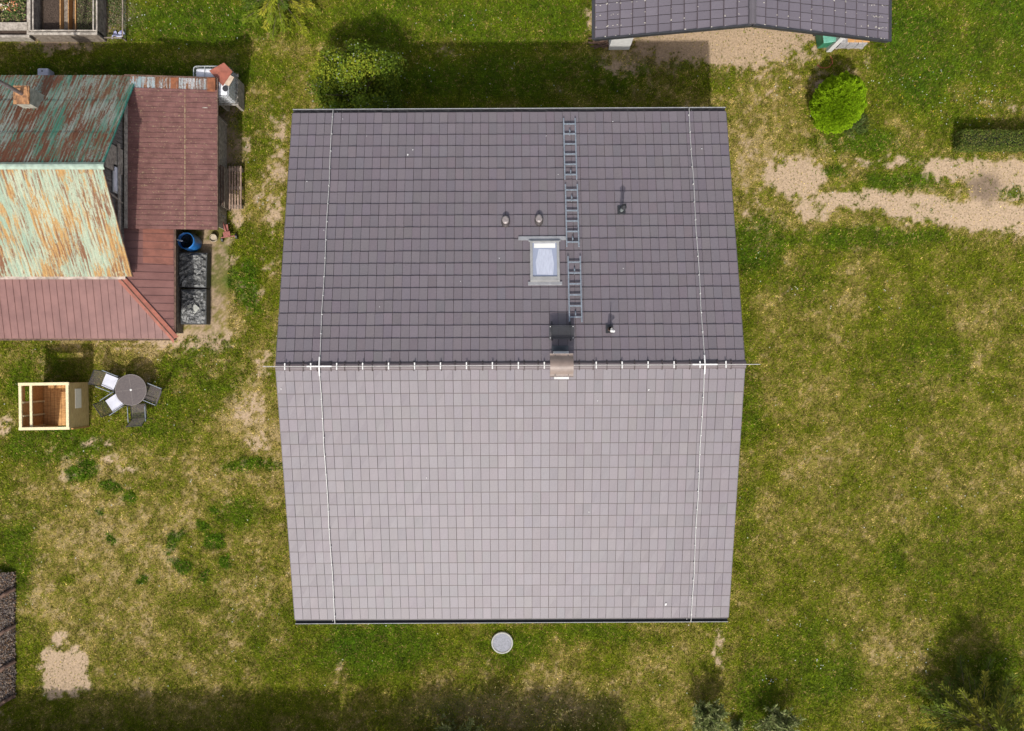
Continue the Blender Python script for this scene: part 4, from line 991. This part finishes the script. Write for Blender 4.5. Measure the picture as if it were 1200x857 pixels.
# ---------------------------------------------------------------- patio table and chairs
M_wick = mat('dark_brown_mesh', (.080, .066, .062), rough=.8, color2=(.065, .054, .053), scale=24)
x0, y0, _ = P(153.5, 457, .72)
tb = thing('garden_table', 'round dark brown garden table with a white hub between four chairs', 'table', (x0, y0, 0), R(8))
b = MB(); b.lathe([(.495, .70), (.505, .71), (.505, .725), (.495, .73)], n=48); b.build('tabletop', M_wick, tb)
b = MB()
for k in range(4): a = k * math.pi / 2; b.bar((.04 * math.cos(a), .04 * math.sin(a), .7305), (.49 * math.cos(a), .49 * math.sin(a), .7305), .006, .004)
for k in range(48): a = k * math.pi / 24; a2 = a + math.pi / 24; b.bar((.492 * math.cos(a), .492 * math.sin(a), .731), (.492 * math.cos(a2), .492 * math.sin(a2), .731), .012, .006)
b.build('seam', mat('grey_brown_trim', (.16, .14, .13), rough=.7), tb)
b = MB(); b.lathe([(.034, .73), (.034, .745), (.02, .75)], n=16); b.build('hub', M_white, tb)
for k in range(4):
    a = k * math.pi / 2 + .4; b = MB(); b.tube([(.30 * math.cos(a), .30 * math.sin(a), .70), (.38 * math.cos(a), .38 * math.sin(a), 0)], .016, 8); b.build('leg', M_dark, tb)

def mesh_panel(mb, p0, p1, p2, p3, nu, nv, r):
    p0, p1, p2, p3 = map(np.array, (p0, p1, p2, p3))
    for i in range(nu + 1): f = i / nu; mb.bar(tuple(p0 + (p1 - p0) * f), tuple(p3 + (p2 - p3) * f), r, .003, up=(0, 0, 1))
    for j in range(nv + 1): f = j / nv; mb.bar(tuple(p0 + (p3 - p0) * f), tuple(p1 + (p2 - p1) * f), r, .003, up=(0, 0, 1))
def make_chair(label, cush):
    """faces +X"""
    t = thing('garden_chair', label, 'chair', (0, 0, 0), 0, 'chairs around the round garden table')
    b = MB(); mesh_panel(b, (-.22, -.23, .42), (.24, -.23, .45), (.24, .23, .45), (-.22, .23, .42), 16, 16, .013); b.build('seat', M_wick, t)
    b = MB(); mesh_panel(b, (-.22, -.23, .44), (-.42, -.23, .93), (-.42, .23, .93), (-.22, .23, .44), 13, 13, .010); b.build('backrest', M_wick, t)
    b = MB()
    for s in (-.245, .245):
        b.tube([(-.43, s, .95), (-.22, s, .43), (.25, s, .455)], .012, 6)
    b.tube([(-.43, -.245, .95), (-.43, .245, .95)], .012, 6); b.tube([(.25, -.245, .45), (.25, .245, .45)], .012, 6)
    b.build('seat_frame', M_dark, t)
    for s in (-.28, .28):
        b = MB(); b.tube([(-.31, s, .66), (-.2, s, .66), (.17, s, .65), (.22, s, .60)], .014, 6); b.build('armrest', M_galv, t)
        for (xa, xb) in ((.22, .26), (-.20, -.27)): b = MB(); b.tube([(xa, s, .61), (xb, s, 0)], .012, 6); b.build('leg', M_dark, t)
    return t
def cushion(t, label, lx=0):
    b = MB(); b.box(-.20, .22, -.21, .21, 0, .055); b.box(.15, .155, -.205, .205, .056, .062)
    o = b.build('seat_cushion', mat('white_cushion', (.42, .42, .47), rough=.9, var=.08, scale=4), None, bevel=.02)
    o.location = (t.location.x, t.location.y, .452); o.rotation_euler = (0, 0, t.rotation_euler.z)
    tag(o, label, 'cushion', 'white seat cushions')
proto = make_chair('upper left garden chair with a white cushion, nearest the red lean-to roof', True)
spec = [((129, 447.5), -22, None), ((134.5, 472), 34, 'lower left garden chair with a white cushion, back tilted towards the playhouse'),
        ((178, 461), 158, 'bare dark mesh garden chair east of the table beside the big house side'), ((162.5, 483), 94, 'bare dark mesh garden chair on the south side of the round table')]
chairs = []
for i, ((px, py), rot, lab) in enumerate(spec):
    o = proto if i == 0 else copy_tree(proto)
    if lab: o['label'] = lab
    q = P(px, py, .45); o.location = (q[0], q[1], 0); o.rotation_euler = (0, 0, R(rot)); chairs.append(o)
cushion(chairs[0], 'white cushion on the upper left garden chair')
cushion(chairs[1], 'white cushion on the lower left garden chair closest to the playhouse')

# ---------------------------------------------------------------- garden frames, top left
gf = thing('cold_frame', 'weathered timber garden frame with dark soil beds in the top left corner', 'garden frame', (-14.35, 12.6, 0))
b = MB(); x0, x1, y0, y1, h = -15.42, -13.28, 10.60, 14.8, .78
def G_(b, name, m, par=gf, **k): return b.build(name, m, par, world=True, **k)
for z in (.02, .21, .40, .59):
    b.box(x0, x1, y0, y0 + .03, z, z + .18, jit=.004); b.box(x0, x0 + .03, y0 + .031, y1, z, z + .18); b.box(x1 - .03, x1, y0 + .031, y1, z, z + .18)
G_(b, 'side_board', M_oldwood)
b = MB(); b.box(x0 - .02, x1 + .02, y0 - .03, y0 + .05, h, h + .04); b.box(x0 - .02, x1 + .02, y0 + .09, y0 + .13, h - .01, h + .03)
for xx in (x0 - .02, x0 + .08, x1 - .13, x1 - .02): b.box(xx, xx + .045, y0 + .13, y1, h - .005, h + .035)
for (xx, yy) in ((x0 + .03, y0 + .07), (x1 - .07, y0 + .07)): b.box(xx, xx + .07, yy, yy + .07, 0, h)
G_(b, 'top_rail', M_greywood)
b = MB(); b.box(x0 + .2, x0 + .78, y0 + .15, y1, 0, .28); b.box(x1 - .87, x1 - .12, y0 + .15, y1, 0, .25); G_(b, 'soil_bed', M_soil)
b = MB(); b.box(x0 + .80, x0 + .825, y0 + .15, y1, 0, .45); b.box(x1 - .90, x1 - .875, y0 + .1, y1, 0, .33); b.box(x0 + 1.0, x0 + 1.02, y0 + .2, y1, 0, .3); G_(b, 'divider_board', M_wood)
b = MB(); b.box(x0 + .84, x0 + 1.0, y0 + .15, y1, .0, .22); b.box(x0 + .62, x0 + 1.0, y0 + .155, y0 + .22, .5, .60); G_(b, 'path_board', M_oldwood)
b = MB(); b.bar((x1 - .5, 12.2, h + .06), (x1 + .35, 11.75, h + .02), .09, .03); b.bar((x1 - .1, 12.4, h + .1), (x1 + .4, 12.3, .3), .08, .03); G_(b, 'brace', M_wood)
def low_plants(name, label, cat, x0, x1, y0, y1, z, n, size, cols, parent=None, tg=True):
    pos = np.stack([rng.uniform(x0, x1, n), rng.uniform(y0, y1, n), np.full(n, z) + rng.random(n) * size * 1.4], 1)
    c_ = np.array(cols)[rng.integers(0, len(cols), n)] * (.6 + .8 * rng.random((n, 1)))
    nr = unit(n) * .7 + np.array([0, 0, 1.])
    if parent is not None: pos = pos - np.array(root_of(parent).location)
    o = leaf_mesh(name, pos, unit(n) + np.array([0, 0, .3]), nr, size * (.5 + rng.random(n)), size * .45 * (.5 + rng.random(n)), c_, M_leaf, parent)
    if tg: tag(o, label, cat, kind='stuff')
    return o
o = low_plants('seedlings', None, None, x1 - .85, x1 - .15, y0 + .2, 12.4, .24, 2600, .045, [(.12, .13, .05), (.18, .16, .09), (.07, .10, .03)], gf, False); o['kind'] = 'stuff'
rb_ = thing('raised_bed', 'timber edged vegetable bed with plants at the left end of the garden frame', 'raised bed', (-16.6, 12.5, 0))
b = MB(); b.box(-18, -15.62, 10.62, 10.70, 0, .42); b.box(-15.70, -15.62, 10.71, 14.8, 0, .42); b.box(-18, -15.68, 10.85, 11.1, .36, .44); rb_b = b.build('edge_board', M_greywood, rb_, world=True)
b = MB(); b.box(-18, -15.71, 10.71, 14.8, 0, .30); b.build('soil', M_soil, rb_, world=True)
o = low_plants('leafy_plants', None, None, -18, -15.8, 11.15, 12.5, .3, 2600, .10, [(.10, .15, .04), (.16, .17, .06), (.05, .09, .02), (.22, .17, .09)], rb_, False); o['kind'] = 'stuff'
o = low_plants('flowers', None, None, -16.7, -16.0, 11.45, 11.75, .4, 90, .07, [(.6, .28, .12), (.75, .62, .5), (.5, .2, .1)], rb_, False); o['kind'] = 'stuff'
wm = thing('wire_pen', 'narrow wire mesh pen with weeds between the garden frame and the lawn', 'pen', (-12.95, 12.5, 0))
b = MB(); b.box(-12.66, -12.62, 10.66, 14.8, .30, .33); b.box(-13.24, -12.62, 10.62, 10.66, .30, .33)
for yy in (10.64, 12.0, 13.4): b.box(-12.66, -12.62, yy - .02, yy + .02, 0, .33)
b.build('rail', M_oldwood, wm, world=True)
b = MB()
for i in range(36): b.bar((-12.64, 10.66 + i * .1, .01), (-12.64, 10.66 + i * .1, .3), .004, .004)
for i in range(3): b.bar((-12.64, 10.66, .08 + i * .09), (-12.64, 14.6, .08 + i * .09), .004, .004)
b.build('wire_mesh', M_galv, wm, world=True)
o = low_plants('weeds', None, None, -13.22, -12.68, 11.1, 12.6, .02, 1300, .06, [(.05, .09, .02), (.12, .13, .05), (.2, .17, .1)], wm, False); o['kind'] = 'stuff'
b = MB()
for i in range(6): b.box(-.2 + i * .06, -.15 + i * .075, -.16 + (i % 2) * .1, -.02 + (i % 3) * .06, .02 + i * .012, .05 + i * .012, R(20 * (i % 3) - 15))
o = b.build('plastic_bag', mat('white_blue_plastic', (.55, .56, .64), rough=.5, color2=(.10, .10, .22), scale=9)); o.location = (-12.9, 10.85, 0); tag(o, 'crumpled white and blue bag in the corner of the wire pen', 'bag')

# ---------------------------------------------------------------- bark bed, left edge
bb_ = thing('bark_bed', 'raised bed of grey brown bark chips divided by dark logs at the lower left edge', 'garden bed', (-17, -8.9, 0))
bx0, bx1, by0, by1 = -18.2, -16.26, -10.9, -6.75
n1, n2 = 40, 70; u, v = np.meshgrid(np.linspace(bx0, bx1, n1), np.linspace(by0, by1, n2)); u, v = u.ravel(), v.ravel()
zb = .30 * np.clip((bx1 - u) / .35, 0, 1) ** .6 + (fbm(u, v, .2, 91) - .5) * .12
i = (np.arange(n2 - 1)[:, None] * n1 + np.arange(n1 - 1)[None, :]).ravel()
fast_mesh('bank', np.stack([u + 17, v + 8.9, zb], 1), np.stack([i, i + 1, i + n1 + 1, i + n1], 1), M_soil, None, bb_, smooth=True)
n = 9000; xv = rng.uniform(bx0 + .6, bx1, n); yv = rng.uniform(by0, by1, n)
zv = .30 * np.clip((bx1 - xv) / .35, 0, 1) ** .6 + (fbm(xv, yv, .2, 91) - .5) * .12 + .015
ct = np.array([(.15, .125, .105), (.09, .075, .072), (.20, .16, .13), (.13, .08, .048)])[rng.integers(0, 4, n)] * (.6 + .8 * rng.random((n, 1)))
o = leaf_mesh('bark_chips', np.stack([xv + 17, yv + 8.9, zv], 1), unit(n) * np.array([1, 1, .3]), np.tile([0, 0, 1.], (n, 1)) + unit(n) * .6, .04 + .05 * rng.random(n), .02 + .03 * rng.random(n), ct, M_needle, bb_); o['kind'] = 'stuff'
for py in (690, 733, 775, 815):
    q0 = P(17, py, .1); q1 = P(-8, py + 17, .3); b = MB(); b.tube([(q0[0] + .02, q0[1], .12), (q0[0] - .2, q0[1] - .12, .36), (q1[0], q1[1], .42), (q1[0] - .9, q1[1] - .5, .42)], .06, 8); b.build('divider_log', M_brownwood, bb_, world=True)

# ---------------------------------------------------------------- bushes, trees, hedges
x0, y0, _ = P(418, 101, 1.6)
bush('flowering_bush', 'large dark leafy bush with tiny white blossom behind the house roof', 'bush', (x0, y0, 0), 1.56, 2.8, 130, 34000, .085,
     [(.10, .15, .012), (.15, .20, .014), (.20, .22, .018), (.07, .105, .012), (.12, .17, .014)], clump=.24, flower=(300, .04, (.36, .38, .32)))
bush('yellow_bush', 'yellow green bush growing into the top of the dark flowering bush', 'bush', (P(394, 78, 1)[0], P(394, 78, 1)[1] - .2, 0), .62, 2.2, 40, 9000, .065, [(.18, .20, .014), (.24, .24, .018), (.12, .16, .013)], clump=.35)
# lime globe
x0, y0, _ = P(981, 122, .8)
gb_ = thing('lime_globe_bush', 'round bright lime green clipped conifer bush in front of the garage', 'bush', (x0, y0, 0))
stems(gb_, .5, 1.2)
n = 60000; u = unit(n); u[:, 2] = np.where(u[:, 2] < -.55, -u[:, 2], u[:, 2])
bump = fbm(u[:, 0] * 3 + 9, u[:, 1] * 3 + u[:, 2] * 2 + 5, .42, 71, 3)
cell = fbm(u[:, 0] * 5 + 3, u[:, 1] * 5 + u[:, 2] * 4 + 5, .5, 77, 2)
rr = (.74 + .20 * bump + .30 * np.clip(cell - .42, 0, .3)) * (1 - .22 * rng.random(n) ** 3)
ax_r, ay_r = .84, .90
pos = u * rr[:, None] * np.array([ax_r, ay_r, .92]) * 1.08 + np.array([0, 0, .86]); sh = (pos[:, 0] * .25); pos[:, 1] += sh * .55
out = u * .8 + unit(n) * .55
cc = np.array([(.19, .31, .006), (.23, .35, .008), (.15, .26, .006)])[rng.integers(0, 3, n)] * (.7 + .5 * rng.random((n, 1)))
leaf_mesh('crown', pos, out + np.array([0, 0, .3]), np.cross(out, unit(n)), .03 + .022 * rng.random(n), .026 + .016 * rng.random(n), cc, M_needle, gb_)
bush('low_shrub', 'small dark olive shrub tucked against the lime globe bush', 'bush', (P(1003, 146, .3)[0], P(1003, 146, .3)[1], 0), .45, .7, 30, 4200, .05, [(.05, .08, .015), (.09, .10, .02)], clump=.35)

def hedge(name, label, x0, x1, y0, y1, h, n, leaf, cols, nst=10):
    t = thing(name, label, 'hedge', ((x0 + x1) / 2, (y0 + y1) / 2, 0)); hx, hy = (x1 - x0) / 2, (y1 - y0) / 2
    b = MB()
    for i in range(nst): xx = -hx + (i + .5) * 2 * hx / nst; b.tube([(xx, 0, 0), (xx + .03, 0, h * .8)], [.03, .012], 6)
    b.build('stem', M_bark, t)
    top = rng.random(n) < (hy * 2) / (hy * 2 + 2 * h)
    sx = rng.uniform(-hx, hx, n); s2 = np.where(rng.random(n) < .5, -1, 1)
    pos = np.stack([sx, np.where(top, rng.uniform(-hy, hy, n), s2 * hy), np.where(top, h, rng.uniform(.05, h, n))], 1)
    pos += (fbm(pos[:, 0] * 3, pos[:, 1] * 3 + pos[:, 2] * 3, .5, 3) - .5)[:, None] * np.where(top[:, None], [0, 0, .16], [0, .14, 0]) + rng.normal(0, .025, (n, 3))
    e = rng.random(n) < .08; pos[e, 0] = np.where(rng.random(e.sum()) < .5, -hx, hx); pos[e, 1] = rng.uniform(-hy, hy, e.sum()); pos[e, 2] = rng.uniform(.05, h, e.sum())
    nrm = np.where(top[:, None], [0, 0, 1.], np.stack([np.zeros(n), s2, np.zeros(n)], 1)) + unit(n) * .9
    cc = np.array(cols)[rng.integers(0, len(cols), n)] * (.6 + .7 * rng.random((n, 1)))
    leaf_mesh('foliage', pos, unit(n), nrm, leaf * (.6 + .8 * rng.random(n)), leaf * .6 * (.6 + .8 * rng.random(n)), cc, M_leaf, t)
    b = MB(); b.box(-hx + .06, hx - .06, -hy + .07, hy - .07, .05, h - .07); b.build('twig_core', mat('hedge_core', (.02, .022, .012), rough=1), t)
    return t
hedge('boxwood_hedge', 'low trimmed dark green hedge by the sandy track at the right edge', 14.45, 19.5, 7.02, 7.52, .75, 22000, .05, [(.08, .105, .018), (.055, .085, .015), (.14, .13, .035), (.10, .135, .016)])
hedge('tall_hedge', 'tall trimmed hedge along the bottom left border throwing a straight shadow', -18.5, -5.9, -13.5, -12.55, 2.45, 26000, .12, [(.03, .055, .015), (.04, .07, .02)])

conifer('juniper', 'spreading yellow green juniper at the top edge of the lawn', (P(326, -6, .5)[0], P(326, -6, .5)[1], 0), 1.3, 1.9, 7, [(.15, .165, .012), (.10, .13, .010), (.045, .07, .008), (.20, .19, .02)], per=12, spray=.13, droop=.13, z0=.25, power=.5, dens=2.0)
conifer('spruce', 'dark bushy conifer in the bottom right corner casting a long shadow', (14.75, -11.35, 0), 1.8, 4.0, 16, [(.10, .11, .012), (.07, .095, .012), (.17, .155, .018), (.055, .075, .010)], per=12, spray=.15, droop=.12, z0=.3, power=.55, dens=1.6)

def willow(name, label, loc, rad, h, n, seed, group=None):
    """thin silvery shrub: upright twigs with narrow leaves"""
    t = thing(name, label, 'shrub', loc, 0, group); b = MB(); pp = []; dd = []; ll = []
    for i in range(n):
        a = random.uniform(0, 6.283); q = rad * random.uniform(.2, 1); hh_ = h * random.uniform(.55, 1) * (1 - .35 * q / rad)
        p0 = np.array([.05 * math.cos(a), .05 * math.sin(a), 0]); p1 = np.array([q * .55 * math.cos(a), q * .55 * math.sin(a), hh_ * .6]); p2 = np.array([q * math.cos(a + .2), q * math.sin(a + .2), hh_])
        b.tube([tuple(p0), tuple(p1), tuple(p2)], [.012, .008, .003], 5)
        k = 46; s = rng.uniform(.25, 1, k)[:, None]; X = np.where(s < .5, p0 + (p1 - p0) * s * 2, p1 + (p2 - p1) * (s - .5) * 2)
        ax = (p2 - p1) / np.linalg.norm(p2 - p1); pp.append(X); dd.append(ax[None] * .6 + unit(k) * .9); ll.append(.09 + .09 * rng.random(k))
    b.build('stem', M_bark, t); pp, dd, ll = map(np.concatenate, (pp, dd, ll)); k = len(pp)
    cc = np.array([(.16, .18, .065), (.12, .145, .042), (.21, .22, .09), (.08, .105, .025)])[rng.integers(0, 4, k)] * (.7 + .6 * rng.random((k, 1)))
    leaf_mesh('crown', pp, dd, np.array([0, 0, 1.])[None] + unit(k) * .6, ll, ll * .24, cc, M_leaf, t)
    return t
willow('silver_shrub', 'silvery narrow leaved shrub at the bottom edge below the house corner', (P(831, 842, .7)[0], P(831, 842, .7)[1], 0), .72, 1.75, 62, 1, 'silvery shrubs along the bottom edge')
willow('silver_shrub', 'silvery narrow leaved shrub at the bottom edge, farther right from the house', (P(912, 850, .7)[0], P(912, 850, .7)[1], 0), .80, 1.8, 66, 2, 'silvery shrubs along the bottom edge')
willow('small_shrub', 'tiny dark green sapling between the two silvery shrubs', (P(864, 852, .2)[0], P(864, 852, .2)[1], 0), .25, .5, 14, 3)
willow('silver_shrub', 'silvery shrub tips poking out of the deep shade at the bottom centre', (P(535, 872, 1)[0], P(535, 872, 1)[1], 0), .95, 1.6, 70, 4, 'silvery shrubs along the bottom edge')
tsp = [(-4.6, -13.4, 1.35, 3.3), (-2.6, -13.3, 1.3, 3.5), (-.6, -13.35, 1.35, 3.5), (1.3, -13.4, 1.3, 3.4), (2.7, -13.5, 1.0, 3.1)]
tl_ = ['border bush casting the leftmost scalloped shadow at the bottom centre', 'border bush casting shade over the silvery shrub tips', 'border bush casting the middle shadow at the bottom edge', 'border bush casting shade over the pale fallen leaves', 'border bush casting the rightmost shadow at the bottom centre']
for (x, y, r_, h_), l_ in zip(tsp, tl_):
    bush('border_bush', l_, 'bush', (x, y, 0), r_, h_, 60, 7000, .13, [(.04, .065, .018), (.055, .08, .02)], clump=.33, group='bushes along the bottom border')

# ---------------------------------------------------------------- tiny flowers, fallen leaves, stones
n = 0; P_ = []
cl_ = [(1145, 112, 22, 50), (1060, 118, 28, 26), (1150, 145, 12, 14), (1080, 90, 50, 40), (920, 105, 10, 6), (1040, 350, 14, 10), (930, 340, 6, 10), (1075, 590, 26, 14), (900, 800, 8, 14), (890, 300, 6, 6),
       (160, 22, 26, 30), (520, 100, 60, 40), (480, 60, 60, 16), (225, 40, 30, 12), (310, 240, 8, 14), (190, 470, 30, 20), (1020, 780, 60, 16), (940, 730, 10, 9), (965, 775, 6, 8), (560, 20, 14, 10), (1190, 230, 8, 6), (620, 470, 1, 0)]
xs, ys = [], []
for (a, b2, s, k) in cl_:
    for _ in range(k): q = P(random.gauss(a, s), random.gauss(b2, s * .6)); xs.append(q[0]); ys.append(q[1])
k0 = 700; xs += list(rng.uniform(-17, 17, k0)); ys += list(rng.uniform(-12, 12, k0))
xs, ys = np.array(xs), np.array(ys); ok = ~inside(xs, ys); xs, ys = xs[ok], ys[ok]; n = len(xs)
pos = np.stack([xs, ys, .05 + .03 * rng.random(n)], 1)
cc = np.where((rng.random(n) < .30)[:, None], np.array((.42, .30, .02)), np.array((.42, .43, .38)))
sz = .022 + .022 * rng.random(n)
o = leaf_mesh('daisies', pos, unit(n) * np.array([1, 1, .05]), np.tile([0, 0, 1.], (n, 1)) + unit(n) * .2, sz, sz, cc, M_leaf, None)
tag(o, 'tiny white and yellow lawn flowers scattered through the grass', 'flowers', kind='stuff')
n = 95; q = np.array([P(random.gauss(672, 26), random.gauss(838, 10)) if i < 45 else P(random.uniform(520, 740), random.uniform(790, 855)) for i in range(n)])
o = leaf_mesh('fallen_leaves', q + np.array([0, 0, .06]), unit(n) * np.array([1, 1, .1]), np.tile([0, 0, 1.], (n, 1)) + unit(n) * .25, .07 + .05 * rng.random(n), .022 + .012 * rng.random(n), np.tile((.50, .42, .16), (n, 1)) * (.7 + .5 * rng.random((n, 1))), M_leaf, None)
tag(o, 'narrow pale yellow fallen leaves lying in the shade at the bottom', 'fallen leaves', kind='stuff')
# loose gravel on the sandy track and yard
k = 60000; gx_ = rng.uniform(-17, 17, k); gy_ = rng.uniform(-12, 12.4, k); ba, _, _, ea = turf(gx_, gy_); kp = (ba > .5) & (rng.random(k) < .13) & ~inside(gx_, gy_); gx_, gy_ = gx_[kp], gy_[kp]; n = len(gx_)
pos = np.stack([gx_, gy_, .012 + .01 * rng.random(n)], 1)
cc = np.array([(.30, .24, .18), (.20, .15, .11), (.38, .33, .27), (.10, .075, .05)])[rng.choice(4, n, p=[.4, .25, .1, .25])] * (.8 + .4 * rng.random((n, 1)))
sz = .014 + .022 * rng.random(n) ** 2
o = leaf_mesh('gravel', pos, unit(n) * np.array([1, 1, .05]), np.tile([0, 0, 1.], (n, 1)) + unit(n) * .3, sz, sz, cc, mat('gravel_stone', (1, 1, 1), rough=.9, attr=True, var=0), None)
tag(o, 'small stones and crumbs scattered over the bare sandy track', 'gravel', kind='stuff')
# droppings on the roof
vs, fs = [], []
for (px, py, r_) in ((780, 708, .035), (360, 213, .015), (402, 140, .015), (430, 160, .012), (478, 182, .03), (484, 176, .02), (654, 205, .014), (718, 143, .014), (585, 303, .014), (730, 315, .014), (445, 360, .012), (640, 160, .012), (700, 470, .012), (540, 330, .012), (822, 175, .02), (380, 270, .012), (330, 456, .015), (760, 457, .02), (690, 600, .012), (500, 560, .012)):
    x, y = roofpt(px, py); z = rz(y) + .050; n0 = len(vs)
    for q in range(7):
        a = 6.283 * q / 7; rr_ = r_ * random.uniform(.7, 1.3); yy = y + rr_ * math.sin(a); vs.append((x + rr_ * math.cos(a) * .8, yy, rz(yy) + .052))
    fs.append(list(range(n0, n0 + 7)))
o = mesh_object('droppings', vs, fs, M_white, house); o['kind'] = 'stuff'
